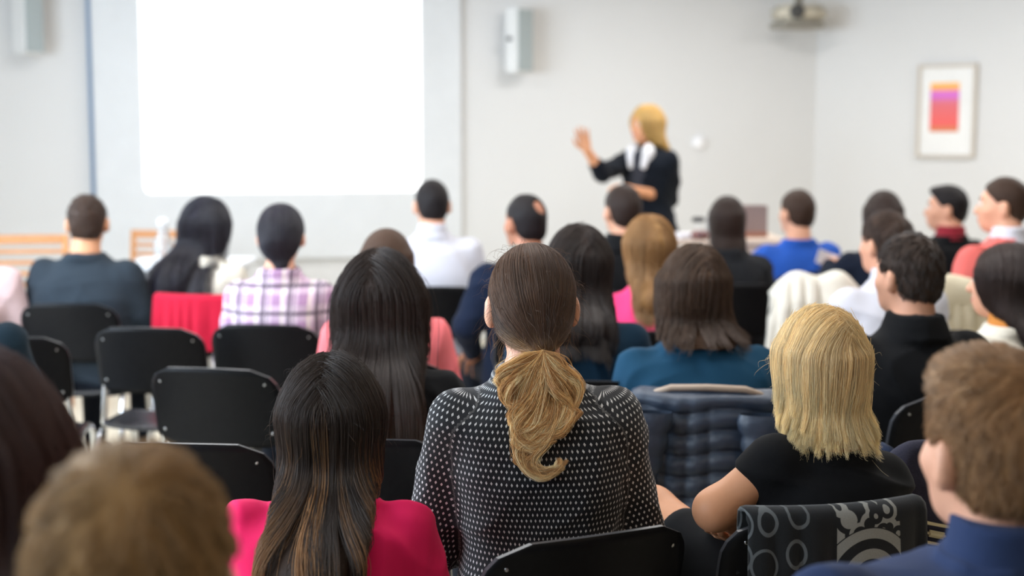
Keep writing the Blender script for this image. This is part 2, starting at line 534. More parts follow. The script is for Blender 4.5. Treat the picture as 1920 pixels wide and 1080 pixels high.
t.b.inputs['Emission Color'].default_value = (0.97, 0.985, 1.0, 1); t.b.inputs['Emission Strength'].default_value = 1.35
bm = bmesh.new(); rr = 0.05; pts = []
for (cx, cz, a0) in [(x1 - rr, 2.80 - rr, 0), (x0 + rr, 2.80 - rr, 90), (x0 + rr, zb + rr, 180), (x1 - rr, zb + rr, 270)]:
    for k in range(7): pts.append((cx + rr*math.cos(R(a0 + 15*k)), cz + rr*math.sin(R(a0 + 15*k))))
f_ = [bm.verts.new((x, 0.054, z)) for x, z in pts]; b_ = [bm.verts.new((x, 0.049, z)) for x, z in pts]
bm.faces.new(f_); bm.faces.new(b_[::-1])
for i in range(len(pts)): bm.faces.new((f_[i], b_[i], b_[(i+1) % len(pts)], f_[(i+1) % len(pts)]))
bmesh.ops.recalc_face_normals(bm, faces=bm.faces)
o = bm_obj('projected_image', bm, t.m, scr); o['label'] = 'blank bright white projected picture'

# --- loudspeakers ------------------------------------------------------------
cab = plain('speaker_cabinet_white', (0.80, 0.80, 0.79), 0.45)
gril = plain('speaker_grille_grey', srgb(168, 178, 180), 0.7, 0, 0.1, 300, 0.3)
dkm = plain('dark_hardware', (0.06, 0.06, 0.06), 0.5)
def loudspeaker(u, v0, v1, Yoff, turn, label, wpx):
    """a slim column on a bracket, turned about its own axis"""
    p = on_plane(u, v1, LEFT_C, NW)
    zt = on_plane(u, v0, LEFT_C, NW).z
    o = wall_item('wall_loudspeaker', label, 'loudspeaker', p, DW, 'column loudspeakers on the front wall')
    h = zt - p.z
    Rm = Matrix.Rotation(turn, 4, 'Z') ; T = Matrix.Translation((0, Yoff, 0)) @ Rm
    def part(name, bm, m):
        bmesh.ops.transform(bm, matrix=T, verts=bm.verts); return bm_obj(name, bm, m, o)
    part('cabinet', box(-0.075, 0.075, -0.085, 0.06, 0, h, 0.012), cab)
    part('grille', box(-0.066, 0.066, 0.058, 0.068, 0.012, h - 0.012, 0.004), gril)
    bm = box(-0.03, 0.03, 0.0, Yoff - 0.05, h*0.5 - 0.05, h*0.5 + 0.05, 0.004)
    bm_obj('bracket', bm, cab, o)
    bm = bmesh.new(); lathe(bm, [(0.014, 0), (0.016, 0.006), (0.014, 0.03)], 12); bmesh.ops.rotate(bm, matrix=Matrix.Rotation(PI/2, 3, 'Y'), verts=bm.verts)
    bmesh.ops.translate(bm, vec=(0.075, -0.01, h*0.52), verts=bm.verts); part('knob', bm, dkm)
loudspeaker(60, -190, 104, 0.16, R(38), 'white column loudspeaker at the far left, beside the projection screen edge', 90)
loudspeaker(966, 18, 138, 0.14, R(24), 'smaller white column loudspeaker right of the screen, above the lecturer', 50)

# --- round white wall sensor -------------------------------------------------
p = on_plane(1310, 268, LEFT_C, NW)
o = wall_item('wall_sensor', 'small round white disc on the front wall, right of the lecturer', 'sensor', p, DW)
bm = bmesh.new(); lathe(bm, [(0.052, 0.0), (0.055, 0.012), (0.045, 0.028), (0.018, 0.034)], 28)
bmesh.ops.rotate(bm, matrix=Matrix.Rotation(-PI/2, 3, 'X'), verts=bm.verts); bm_obj('housing', bm, plain('bright_white_plastic', (0.92, 0.92, 0.95), 0.3), o)
bm = bmesh.new(); lathe(bm, [(0.014, 0.033), (0.012, 0.038)], 16); bmesh.ops.rotate(bm, matrix=Matrix.Rotation(-PI/2, 3, 'X'), verts=bm.verts); bm_obj('lens', bm, white_metal, o)

# --- projector / camera high in the corner -----------------------------------
p = on_plane(1497, 30, CORNER - DW * 0.4 + NW * 0.3, NW)
o = thing('ceiling_projector', 'beige projector unit hanging high in the corner of the room', 'projector', (p.x, p.y, p.z), R(20))
beige = plain('beige_plastic', srgb(214, 206, 188), 0.5); grey = plain('grey_plastic', srgb(150, 145, 135), 0.5)
bm_obj('housing', box(-0.17, 0.17, -0.13, 0.13, -0.045, 0.075, 0.03), beige, o, smooth=True)
bm_obj('base_tray', box(-0.19, 0.15, -0.14, 0.12, -0.095, -0.05, 0.015), grey, o)
bm = bmesh.new(); lathe(bm, [(0.05, 0), (0.052, 0.04), (0.045, 0.045), (0.02, 0.046)], 20)
bmesh.ops.rotate(bm, matrix=Matrix.Rotation(PI/2, 3, 'X'), verts=bm.verts); bmesh.ops.translate(bm, vec=(-0.1, -0.125, 0.02), verts=bm.verts)
bm_obj('lens', bm, dkm, o)
bm_obj('ceiling_pole', tube(bmesh.new(), [(0, 0, 0.07), (0, 0, CEIL - p.z)], 0.03, 14), grey, o)
bm_obj('ceiling_plate', box(-0.09, 0.09, -0.09, 0.09, CEIL - p.z - 0.012, CEIL - p.z), grey, o)

# --- framed picture ----------------------------------------------------------
pr0 = CORNER + NR * 0.03
a = on_plane(1719, 207, pr0, NR); b = on_plane(1829, 209, pr0, NR)
tp = on_plane(1775, 120, pr0, NR).z; bt = on_plane(1772, 296, pr0, NR).z
c = (a + b) / 2 - NR * 0.03; c.z = (tp + bt) / 2
o = wall_item('framed_picture', 'framed print of orange, violet and red bands in a white mat on the right wall', 'picture', c, DR)
W2 = (b - a).length / 2; H2 = (tp - bt) / 2; fw = 0.022
fm = plain('pale_wood_frame', srgb(205, 195, 182), 0.5)
for (x0, x1, z0, z1) in [(-W2, -W2 + fw, -H2, H2), (W2 - fw, W2, -H2, H2), (-W2 + fw, W2 - fw, H2 - fw, H2), (-W2 + fw, W2 - fw, -H2, -H2 + fw)]:
    bm_obj('frame_rail', box(x0, x1, 0.001, 0.035, z0, z1, 0.003), fm, o)
bm_obj('mat_board', box(-W2 + fw, W2 - fw, 0.002, 0.016, -H2 + fw, H2 - fw), plain('mat_white', (0.86, 0.86, 0.85), 0.8), o)
t = NT('banded_print'); tc = t.n('ShaderNodeTexCoord'); sp = t.n('ShaderNodeSeparateXYZ'); t.l(tc.outputs['Generated'], sp.inputs[0])
nz = t.noise(t.coord(), 25, 3)
zz = t.math('ADD', sp.outputs[2], t.math('MULTIPLY', t.math('SUBTRACT', nz, 0.5), 0.03))
cr = t.ramp(zz, [(0.0, srgb(222, 128, 88)), (0.09, srgb(222, 128, 88)), (0.13, srgb(240, 100, 98)), (0.30, srgb(236, 106, 104)), (0.55, srgb(226, 112, 122)),
                 (0.64, srgb(222, 120, 150)), (0.70, srgb(216, 112, 206)), (0.82, srgb(222, 116, 206)), (0.86, srgb(252, 176, 100)), (1.0, srgb(255, 190, 100))])
t.set(cr, 0.7)
q0 = on_plane(1743, 200, pr0, NR); q1 = on_plane(1797, 200, pr0, NR)
zt = on_plane(1770, 155, pr0, NR).z - c.z; zb2 = on_plane(1770, 247, pr0, NR).z - c.z
bm_obj('print', box(wx(c, q1, DR), wx(c, q0, DR), 0.015, 0.018, zb2, zt), t.m, o)

# ------------------------------------------------------------------ the black stacking chairs
def shell_mat():
    t = NT('black_laminate'); co = t.coord()
    n = t.noise(co, 60, 4); sp = t.noise(co, 420, 1)
    spk = t.math('GREATER_THAN', sp, 0.80)
    t.set(t.mix(t.math('MULTIPLY', spk, 0.5), t.mix(n, (0.005, 0.005, 0.006), (0.011, 0.011, 0.012)), (0.12, 0.12, 0.12)), 0.42, 0, 0.10)
    t.bump(n, 0.05, 0.002)
    return t.m
SHELL = shell_mat(); EDGE = plain('lighter_shell_edge', (0.05, 0.05, 0.055), 0.3)  # rim faces lighter than the shell
SEATM = plain('polished_seat', (0.02, 0.02, 0.023), 0.24, 0, 0.1, 8, 0, 0.6)
CHROME = plain('chrome_tube', (0.72, 0.72, 0.74), 0.22, 1.0)
SCREW = plain('steel_screw', (0.5, 0.5, 0.5), 0.35, 1.0)
BACK_TOP = 0.815
def curved_panel(w2, z0, z1, rad, th, y0, y1, curve, nx=22, nz=12, drop=0.0):
    """rounded-rectangle shell: w2 half width, leaning from y0 (bottom) to y1 (top), sides curving forward"""
    def out(s):                                   # boundary-fitted rows
        return s
    fr, bk = [], []
    for j in range(nz + 1):
        z = z0 + (z1 - z0) * j / nz
        e = 0.0
        dz = z - (z1 - rad)
        if dz > 0: e = rad - math.sqrt(max(rad*rad - dz*dz, 0))
        r2 = rad * 0.6; dz = (z0 + r2) - z
        if dz > 0: e = r2 - math.sqrt(max(r2*r2 - dz*dz, 0))
        ww = max(w2 - e, 0.02)
        y = y0 + (y1 - y0) * ((z - z0) / (z1 - z0)) ** 1.3
        for i in range(nx + 1):
            x = ww * (2 * i / nx - 1)
            yy = y + curve * (x / w2) ** 2
            zz = z - drop * (x / w2) ** 2 * (j / nz)
            fr.append((x, yy + th, zz)); bk.append((x, yy, zz))
    n = (nx + 1) * (nz + 1); bm = bmesh.new()
    vs = [bm.verts.new(p) for p in bk + fr]
    I = lambda i, j, s: vs[s * n + j * (nx + 1) + i]
    for j in range(nz):
        for i in range(nx):
            bm.faces.new((I(i, j, 0), I(i+1, j, 0), I(i+1, j+1, 0), I(i, j+1, 0))).smooth = True
            bm.faces.new((I(i, j, 1), I(i, j+1, 1), I(i+1, j+1, 1), I(i+1, j, 1))).smooth = True
    rim = []
    for i in range(nx): rim += [((i, 0), (i+1, 0)), ((i+1, nz), (i, nz))]
    for j in range(nz): rim += [((0, j+1), (0, j)), ((nx, j), (nx, j+1))]
    for (a, b) in rim:
        f = bm.faces.new((I(*b, 0), I(*a, 0), I(*a, 1), I(*b, 1))); f.material_index = 1
    bmesh.ops.recalc_face_normals(bm, faces=bm.faces)
    return bm
def make_chair():
    t = thing('stacking_chair', '', 'chair')
    o = bm_obj('backrest', curved_panel(0.205, 0.565, BACK_TOP, 0.075, 0.011, -0.175, -0.235, 0.045, drop=0.012), SHELL, t); o.data.materials.append(EDGE)
    # seat: a shallow dished board with a rolled front edge
    bm = bmesh.new(); nx, ny = 14, 14; g = {}
    for s in (0, 1):
        for j in range(ny + 1):
            for i in range(nx + 1):
                X = 2*i/nx - 1; Y = 2*j/ny - 1
                rx = 0.205 * (1 - 0.10 * abs(Y)**6); ry = 0.205 * (1 - 0.12 * abs(X)**5)
                z = 0.448 - 0.012 * (1 - X*X) - 0.03 * max(0, (Y - 0.55) / 0.45)**2 + 0.012 * max(0, (-Y - 0.5))
                g[s, i, j] = bm.verts.new((X*rx, 0.02 + Y*ry, z - 0.012*s))
    for j in range(ny):
        for i in range(nx):
            bm.faces.new((g[0,i,j], g[0,i+1,j], g[0,i+1,j+1], g[0,i,j+1])).smooth = True
            bm.faces.new((g[1,i,j], g[1,i,j+1], g[1,i+1,j+1], g[1,i+1,j])).smooth = True
    for i in range(nx):
        for j in (0, ny): bm.faces.new((g[0,i,j], g[0,i+1,j], g[1,i+1,j], g[1,i,j])).material_index = 1
    for j in range(ny):
        for i in (0, nx): bm.faces.new((g[0,i,j], g[0,i,j+1], g[1,i,j+1], g[1,i,j])).material_index = 1
    bmesh.ops.recalc_face_normals(bm, faces=bm.faces)
    o = bm_obj('seat', bm, SEATM, t); o.data.materials.append(EDGE)
    for s in (-1, 1):
        bm_obj('leg', tube(bmesh.new(), [(s*0.20, 0.17, 0.425), (s*0.205, 0.195, 0.40), (s*0.215, 0.235, 0.0)], 0.011), CHROME, t)
        bm_obj('leg', tube(bmesh.new(), [(s*0.20, -0.13, 0.425), (s*0.205, -0.165, 0.40), (s*0.215, -0.245, 0.0)], 0.011), CHROME, t)
        bm_obj('back_upright', tube(bmesh.new(), [(s*0.20, 0.17, 0.428), (s*0.20, -0.10, 0.428), (s*0.196, -0.135, 0.45), (s*0.186, -0.130, 0.60), (s*0.172, -0.142, 0.68)], 0.010), CHROME, t)
        for zz, yy, xx in [(0.610, -0.157, 0.172), (0.765, -0.192, 0.165)]:
            bm = bmesh.new(); lathe(bm, [(0.0048, 0), (0.0048, 0.0015), (0.0025, 0.0028)], 10)
            bmesh.ops.rotate(bm, matrix=Matrix.Rotation(PI/2, 3, 'X'), verts=bm.verts)
            bmesh.ops.translate(bm, vec=(s*xx, -0.175 - 0.06*((zz - 0.565)/(BACK_TOP - 0.565))**1.3 + 0.045*(xx/0.205)**2 + 0.0004, zz), verts=bm.verts)
            bm_obj('screw', bm, SCREW, t)
    bm_obj('cross_bar', tube(bmesh.new(), [(-0.20, 0.02, 0.422), (0.20, 0.02, 0.422)], 0.009), CHROME, t)
    return t
CH0 = make_chair(); CH_USED = []
def chair(x, y, yaw, label, group='black stacking chairs in the audience rows'):
    if not CH_USED: o = CH0
    else:
        o = CH0.copy(); COL.objects.link(o)
        for c in CH0.children:
            d = c.copy(); COL.objects.link(d); d.parent = o
    CH_USED.append(o)
    o.location = (x, y, 0); o.rotation_euler = (0, 0, yaw); o['label'] = label; o['group'] = group
    return o
def chair_px(u, Yback, yaw_deg, label):
    """place by the pixel of the middle of the backrest's top edge"""
    p = at(u, 700, Yback); yw = R(yaw_deg)
    off = Matrix.Rotation(yw, 3, 'Z') @ Vector((0, -0.235, 0))
    return chair(p.x - off.x, p.y - off.y, yw, label)
# ------------------------------------------------------------------ people
SK = {'fair': srgb(228, 172, 142), 'warm': srgb(224, 164, 124), 'tan': srgb(190, 132, 104)}
def unit(v): v = np.array(v, float); return v / np.linalg.norm(v)

def head_prims(H, nb, female=True, es=1.0):
    """H head frame, nb = neck base point in body space"""
    P = [ell((0, -0.012, 0.022), (0.073, 0.091, 0.090), 0.01, H),
         ell((0, 0.030, -0.040), (0.058, 0.060, 0.062), 0.04, H),
         ell((0, 0.045, -0.082), (0.034 if female else 0.040, 0.038, 0.030), 0.03, H),
         ell((0, 0.062, 0.030), (0.052, 0.022, 0.016), 0.02, H),                      # brow
         cone((0, 0.082, 0.012), (0, 0.104, -0.028), 0.007, 0.012, 0.012, H),         # nose
         ell((0.042, 0.052, -0.022), (0.022, 0.022, 0.020), 0.02, H), ell((-0.042, 0.052, -0.022), (0.022, 0.022, 0.020), 0.02, H),
         ell((0, 0.080, -0.060), (0.022, 0.014, 0.013), 0.012, H),                    # mouth
         ell((0.030, 0.090, 0.008), (0.017, 0.012, 0.011), 0.008, H, 's'), ell((-0.030, 0.090, 0.008), (0.017, 0.012, 0.011), 0.008, H, 's'),
         ell((0.029, 0.072, 0.008), (0.015, 0.013, 0.012), 0.004, H), ell((-0.029, 0.072, 0.008), (0.015, 0.013, 0.012), 0.004, H)]
    for s in (-1, 1):
        P += [ell((s*(0.081 if es == 1 else 0.072), -0.016, -0.010), (0.015*es, 0.020*es, 0.034*es), 0.005, H), ell((s*0.090, -0.002, -0.006), (0.007, 0.012, 0.019), 0.006, H, 's')]
    top = H.pt((0, -0.022, -0.035)); r = 0.050 if female else 0.057
    P.append(cone(top, nb, r, r + 0.004, 0.03))
    return P

def hand_prims(wr, d, palm, side, curl=0.5, s=1.0, spread=1.0):
    """wr wrist, d finger direction, palm = palm normal, side = +1 thumb on local +x"""
    y = unit(d); z = -unit(np.array(palm, float) - y * (np.array(palm, float) @ y)); x = np.cross(y, z)
    f = Fr(wr, np.array([x, y, z]))
    P = [cone((0, -0.03*s, 0), (0, 0.02*s, 0), 0.024*s, 0.026*s, 0.02, f),
         ell((-0.012*s, 0.050*s, 0), (0.026*s, 0.048*s, 0.015*s), 0.015, f), ell((0.014*s, 0.048*s, 0), (0.027*s, 0.046*s, 0.016*s), 0.015, f)]
    L = [0.072, 0.080, 0.074, 0.060]
    for i in range(4):
        bx_ = (0.030 - 0.0205*i) * side * s
        a = np.array([bx_, (0.086 - 0.006*abs(i - 1))*s, 0.0]); ang = 0.15; yaw = (0.10 - 0.085*i) * side * spread
        r = [0.0088, 0.0082, 0.0074, 0.0064]
        for j, fl in enumerate((0.42, 0.32, 0.26)):
            ang += curl * (0.55 + 0.25*j)
            b = a + L[i]*s*fl*np.array([math.sin(yaw)*math.cos(ang), math.cos(yaw)*math.cos(ang), -math.sin(ang)])
            P.append(cone(a, b, r[j]*s, r[j+1]*s, 0.004, f)); a = b
    a = np.array([0.026*side*s, 0.018*s, -0.004]); b = a + np.array([0.026*side, 0.030, -0.012])*s; c = b + np.array([0.008*side, 0.030, -0.010 - 0.012*curl])*s; e = c + np.array([-0.002*side, 0.022, -0.006 - 0.01*curl])*s
    P += [cone(a, b, 0.014*s, 0.0115*s, 0.012, f), cone(b, c, 0.0105*s, 0.0095*s, 0.006, f), cone(c, e, 0.0095*s, 0.0070*s, 0.004, f)]
    return P

def strands(name, pts, radius, mat, parent, lock=None):
    """pts (N, n, 3) -> one Curves object"""
    N, n, _ = pts.shape
    c = bpy.data.hair_curves.new(name); c.add_curves([n] * N)
    c.attributes['position'].data.foreach_set('vector', np.asarray(pts, np.float32).ravel())
    ra = c.attributes.get('radius') or c.attributes.new('radius', 'FLOAT', 'POINT')
    t = np.linspace(0, 1, n); prof = radius * np.clip(1.08 - 0.75 * t**3, 0.1, 1)
    ra.data.foreach_set('value', np.tile(prof, N).astype(np.float32))
    if lock is None: lock = np.random.RandomState(N).uniform(0, 1, N)
    la = c.attributes.new('lock', 'FLOAT', 'CURVE'); la.data.foreach_set('value', np.asarray(lock, np.float32))
    c.materials.append(mat)
    o = link(name, c, parent); o['kind'] = 'stuff'
    return o

def trace(prims, P, dirfn, length, n, offs, lift=0.0):
    """follow a direction field on the surface of the hair body"""
    N = len(P); ds = (length / (n - 1))[:, None]; out = [P.copy()]; e = 0.003
    prev = None
    for i in range(n - 1):
        f0 = sd(prims, P)
        g = np.stack([sd(prims, P + np.eye(3)[c] * e) - f0 for c in range(3)], 1) / e
        g /= np.maximum(np.linalg.norm(g, axis=1), 1e-6)[:, None]
        near = np.clip(1 - np.abs(f0 - offs) / 0.05, 0, 1)[:, None]
        d = dirfn(P, i / (n - 1))
        d = d - g * (d * g).sum(1)[:, None] * near * 0.95
        d /= np.maximum(np.linalg.norm(d, axis=1), 1e-6)[:, None]
        if prev is not None:
            d = d * 0.6 + prev * 0.4; d /= np.maximum(np.linalg.norm(d, axis=1), 1e-6)[:, None]
        prev = d
        P = P + d * ds
        f1 = sd(prims, P); tgt = offs + lift * (i / (n - 1))**1.5
        P = P - g * np.clip(f1 - tgt, -0.02, 0.02)[:, None] * near * 0.7
        out.append(P.copy())
    return np.stack(out, 1)
def clump(S, rs, M, amt, power=1.4, key=None):
    N, n, _ = S.shape
    idx = rs.choice(N, min(M, N), replace=False); K = S[:, key if key is not None else n // 2]
    own = np.empty(N, int)
    for a in range(0, N, 2000):
        dd = ((K[a:a+2000, None, :] - K[idx][None]) ** 2).sum(2); own[a:a+2000] = dd.argmin(1)
    global LOCK
    LOCK = rs.uniform(0, 1, len(idx))[own]
    t = np.linspace(0, 1, n)[None, :, None] ** power
    return S + (S[idx[own]] - S) * t * amt
def frizz(S, rs, amp, waves=2.0, curl=0.0):
    N, n, _ = S.shape; t = np.linspace(0, 1, n)[None, :]
    for c in range(3):
        ph = rs.uniform(0, 6.28, (N, 1)); f = waves * rs.uniform(0.6, 1.4, (N, 1))
        S[:, :, c] += amp * rs.normal(0, 1, (N, 1)) * t * np.sin(6.28 * f * t + ph)
    return S

class Person: pass
N_PERSON = [0]
def person(label, u, v, Y, yaw=0, hyaw=0, hpitch=0, hroll=0, fwd=0.06, side=0.0, W=0.205, female=True, sk='fair',
           top=None, neck=None, sleeve='long', sleeve_grow=0.012, legs=None, arms=None, standing=False, res=0.011,
           hair=None, face=False, wrinkle=0.0065, uvdots=False, fine_hands=False, skirt=False, chair_label=None, chair_yaw=None,
           chair_off=0.0, chair_dx=0.0, shrug=0.0, shoes=None, leg_pts=None, neckline=0.0, hem=None, top_name='top', girth=1.0, collar=None):
    N_PERSON[0] += 1
    seed = N_PERSON[0]
    rs = np.random.RandomState(seed * 17)
    yw = R(yaw)
    Rz = Matrix.Rotation(yw, 3, 'Z')
    hp = at(u, v, Y)
    if hair: hp.z -= hair.get('thick', 0.010)
    ht = hp.z
    root = hp - Rz @ Vector((side, fwd + 0.03, 0)); root.z = 0
    o = thing('person', label, 'person', tuple(root), yw)
    p = Person(); p.o = o; p.ht = ht; p.root = root; p.yaw = yw; p.Rz = Rz; p.seed = seed
    def loc(w): q = Rz.transposed() @ (Vector(w) - root); return np.array(q)
    p.loc = loc
    seat = 0.86 if standing else 0.50            # height of the hip centre
    zs = ht - 0.305 + shrug; zn = ht - 0.225 + shrug*0.4
    f_ = fwd; ys = f_ * 0.72; xs = side * 0.7
    nb = np.array([side*0.85, f_*0.86 - 0.012, zn - 0.03])
    H = rot_frame((side, fwd + 0.03, ht - 0.113), R(hyaw), R(hpitch), R(hroll)); p.H = H
    G = rot_frame((side, fwd + 0.03, ht - 0.113), R(hyaw) * 0.6); p.G = G
    g = girth
    Wk = W / 0.205
    tz = [seat - 0.09, seat + 0.02, seat + (zs - seat) * 0.42, zs - 0.11, zs - 0.02, zs + 0.028, zn]
    ty = [0, 0, f_*0.25 - 0.005, ys*0.88 - 0.008, ys, f_*0.80, f_*0.86 - 0.012]
    tx = [0, 0, xs*0.3, xs*0.8, xs, side*0.82, side*0.85]
    ta = np.array([0.165, 0.180 if female else 0.172, 0.142 if female else 0.160, 0.160 if female else 0.176, 0.158, 0.098, 0.056]); ta[:5] *= Wk * g; ta[5] *= 0.5 + 0.5*Wk
    tb = np.array([0.105, 0.120, 0.100, 0.118, 0.098, 0.074, 0.056]); tb[:4] *= g
    _bz, _by = spline(tz, np.array(ty) - tb - sleeve_grow)
    p.backy = lambda z: np.interp(z, _bz, _by)
    p.zn = zn
    sh = {}
    for s in (-1, 1):
        S_ = np.array([xs + s*(W - 0.052), ys, zs - 0.028])
        E_ = np.array([xs + s*(W + 0.015), ys + 0.03, zs - 0.30]); Wr = np.array([s*0.11, ys + 0.25, 0.64 if not standing else zs - 0.36])
        hd, pl, cu = Wr - E_, (0, 0, -1), 0.5
        if arms and s in arms:
            a_ = arms[s]
            E_ = np.array(a_[0], float); Wr = np.array(a_[1], float)
            hd = np.array(a_[2]) if len(a_) > 2 and a_[2] is not None else Wr - E_
            pl = a_[3] if len(a_) > 3 else pl; cu = a_[4] if len(a_) > 4 else cu
            if len(a_) > 5: S_ = np.array(a_[5], float)
        sh[s] = (S_, E_, Wr, hd, pl, cu)
    p.sh = sh
    m = 0.88 if female else 1.0
    B = head_prims(H, nb, female, 0.75 if hair and hair['style'] in ('long', 'bob') and not face else 1.0)
    B.append(loft(tz, tx, ty, ta*np.array([1, 1, 1, 0.97, 0.88, 0.80, 1]) - 0.010*np.array([1, 1, 1, 1, 1, 1, 0.3]), tb - 0.012*np.array([1,1,1,1,1,1,0.3]), 0.02))
    hands = []
    for s in (-1, 1):
        S_, E_, Wr, hd, pl, cu = sh[s]
        B += [cone(S_, E_, (0.050 if sleeve in ('cap', 'short', 'none') else 0.043)*m, 0.040*m, 0.03 if sleeve in ('cap', 'none') else 0.012), cone(E_, E_ + (Wr - E_)*0.35, 0.041*m, 0.040*m, 0.02), cone(E_ + (Wr - E_)*0.35, Wr, 0.040*m, 0.026*m, 0.01)]
        hp_ = hand_prims(Wr, hd, pl, s, cu, 0.94 if female else 1.04); hands.append(hp_)
        if not fine_hands: B += hp_
    # legs
    lp = {}
    for s in (-1, 1):
        if standing: q = [(s*0.085, 0, seat - 0.03), (s*0.095, 0.02, 0.47), (s*0.10, -0.01, 0.09)]
        else: q = [(s*0.085, 0.02, 0.52), (s*0.11, 0.43, 0.51), (s*0.11, 0.40, 0.10)]
        if leg_pts and s in leg_pts: q = leg_pts[s]
        lp[s] = [np.array(a, float) for a in q]
    LP = []
    for s in (-1, 1):
        a, b, c = lp[s]
        if skirt: B += [cone(a, b, 0.075, 0.054, 0.02), cone(b, b + (c-b)*0.35, 0.052, 0.052, 0.02), cone(b + (c-b)*0.35, c, 0.052, 0.034, 0.02)]
    vb, fb = surf(B, res)
    vb = smooth_v(vb, fb, 1, 0.4)
    parts = [(vb, fb)]
    if fine_hands:
        for s, hp_ in zip((-1, 1), hands):
            S_, E_, Wr = sh[s][:3]
            parts.append(surf(hp_ + [cone(E_ + (Wr - E_)*0.35, Wr, 0.0405*m, 0.0265*m, 0.01), cone(E_, E_ + (Wr - E_)*0.35, 0.0415*m, 0.0405*m, 0.02), cone(S_, E_, 0.0505*m, 0.0405*m, 0.03)], 0.004))
    vb, fb = join(parts)
    link('body', mesh_np('body', vb, fb, skin('skin_' + sk, SK[sk])), o)
    # garment on the upper body
    gw = sleeve_grow
    hz = hem if hem is not None else seat - 0.06
    T = [loft([max(z, hz) if i == 0 else z for i, z in enumerate(tz[:-1])] + [zn - 0.028 - neckline], tx, ty, np.append(ta[:-1], ta[-1] + 0.016), np.append(tb[:-1], tb[-1] + 0.014), 0.02, grow=gw)]
    axes = []
    for s in (-1, 1):
        S_, E_, Wr = sh[s][:3]
        r0, r1, r2 = 0.054*m + gw, 0.044*m + gw, 0.030*m + gw
        if sleeve == 'none': continue
        if sleeve == 'cap': T.append(cone(S_, S_ + (E_-S_)*0.12, r0 + 0.004, r0 + 0.001, 0.03)); continue
        if sleeve == 'short': T.append(cone(S_, S_ + (E_-S_)*0.55, r0, r1 + 0.006, 0.03)); continue
        T.append(cone(S_, E_, r0, r1, 0.035))
        e2 = Wr if sleeve == 'long' else E_ + (Wr - E_)*0.35
        T.append(cone(E_, e2, r1, r2 if sleeve == 'long' else (r1 + r2)/2, 0.012))
    if neck == 'collar': T.append(loft([zn - 0.065, zn - 0.03, zn - 0.006], nb[0], nb[1], [0.094, 0.080, 0.074], [0.096, 0.082, 0.078], 0.012))
    if neck == 'high': T.append(loft([zn - 0.06, zn - 0.015, zn + 0.012], nb[0], nb[1], [0.100, 0.080, 0.074], [0.100, 0.084, 0.080], 0.015))
    vt, ft = surf(T, res)
    vt = smooth_v(vt, ft, 1, 0.5)
    if wrinkle:
        nn = vnormals(vt, ft)
        vt = vt + nn * (wrinkle * folds(vt, seed))[:, None]
    me = mesh_np(top_name, vt, ft, top)
    if uvdots:
        tor = T[0]; dT = tor.d(vt[:, 0], vt[:, 1], vt[:, 2])
        zc = vt[:, 2]; Zs, CY = spline(tz, ty); cyz = np.interp(zc, Zs, CY); _, CX = spline(tz, tx); cxz = np.interp(zc, Zs, CX)
        th = np.arctan2(vt[:, 0] - cxz, -(vt[:, 1] - cyz)); uv = np.stack([0.165 * th, zc, np.zeros(len(vt))], 1)
        best = dT.copy()
        for s in (-1, 1):
            S_, E_, Wr = sh[s][:3]
            for (a, b, rr, base) in ((S_, E_, 0.06, 0.0), (E_, Wr, 0.05, np.linalg.norm(E_ - S_))):
                c_ = cone(a, b, rr, rr - 0.01); d_ = c_.d(vt[:, 0], vt[:, 1], vt[:, 2]) - 0.012
                ax_ = unit(b - a); e1 = unit(np.array([0, -1, 0]) - ax_ * -ax_[1]); e2 = np.cross(ax_, e1)
                q = vt - a; an = np.arctan2(q @ e2, q @ e1)
                k_ = d_ < best
                uv[k_] = np.stack([0.058 * an + s*0.4, -(q @ ax_) - base + 2.0, np.zeros(len(vt))], 1)[k_]; best[k_] = d_[k_]
        at_ = me.attributes.new('clothuv', 'FLOAT_VECTOR', 'POINT'); at_.data.foreach_set('vector', uv.astype(np.float32).ravel())
    p.top = link(top_name, me, o)
    if collar is not None:
        cp = [loft([zn - 0.045, zn - 0.008, zn + 0.028], nb[0], nb[1], [0.084, 0.070, 0.065], [0.086, 0.074, 0.071], 0.01)]
        vc, fc = surf(cp, min(res, 0.008)); link('collar', mesh_np('collar', smooth_v(vc, fc, 1), fc, collar), o)
    # lower garment and shoes
    LG = [loft([seat - 0.10, seat - 0.02, seat + 0.08], 0, 0, ta[:3] + [0.004, 0.004, 0.012], tb[:3] + 0.006, 0.03)]
    for s in (-1, 1):
        a, b, c = lp[s]
        if skirt: LG.append(cone(a, a + (b - a)*(skirt if isinstance(skirt, float) else 0.8), 0.098, 0.066, 0.03))
        else: LG += [cone(a, b, 0.090, 0.066, 0.03), cone(b, c, 0.064, 0.050, 0.012)]
    vl, fl = surf(LG, res * 1.1); link('skirt' if skirt else 'trousers', mesh_np('trousers', smooth_v(vl, fl, 1), fl, legs or TROUSER), o)
    for s in (-1, 1):
        c = lp[s][2]; fx = c[0]; fy = c[1]; z0 = c[2] - 0.10
        SH = [ell((fx, fy + 0.015, z0 + 0.055), (0.042, 0.055, 0.052), 0.02), ell((fx + s*0.005, fy + 0.105, z0 + 0.034), (0.043, 0.085, 0.033), 0.03),
              half((0, 0, -1), (fx, fy, z0 + 0.004), (fx - .1, fy - .1, z0 - .1), (fx + .1, fy + .25, z0 + .06), 0.004)]
        vs_, fs_ = surf(SH, 0.010); link('shoe', mesh_np('shoe', vs_, fs_, shoes or SHOE), o)
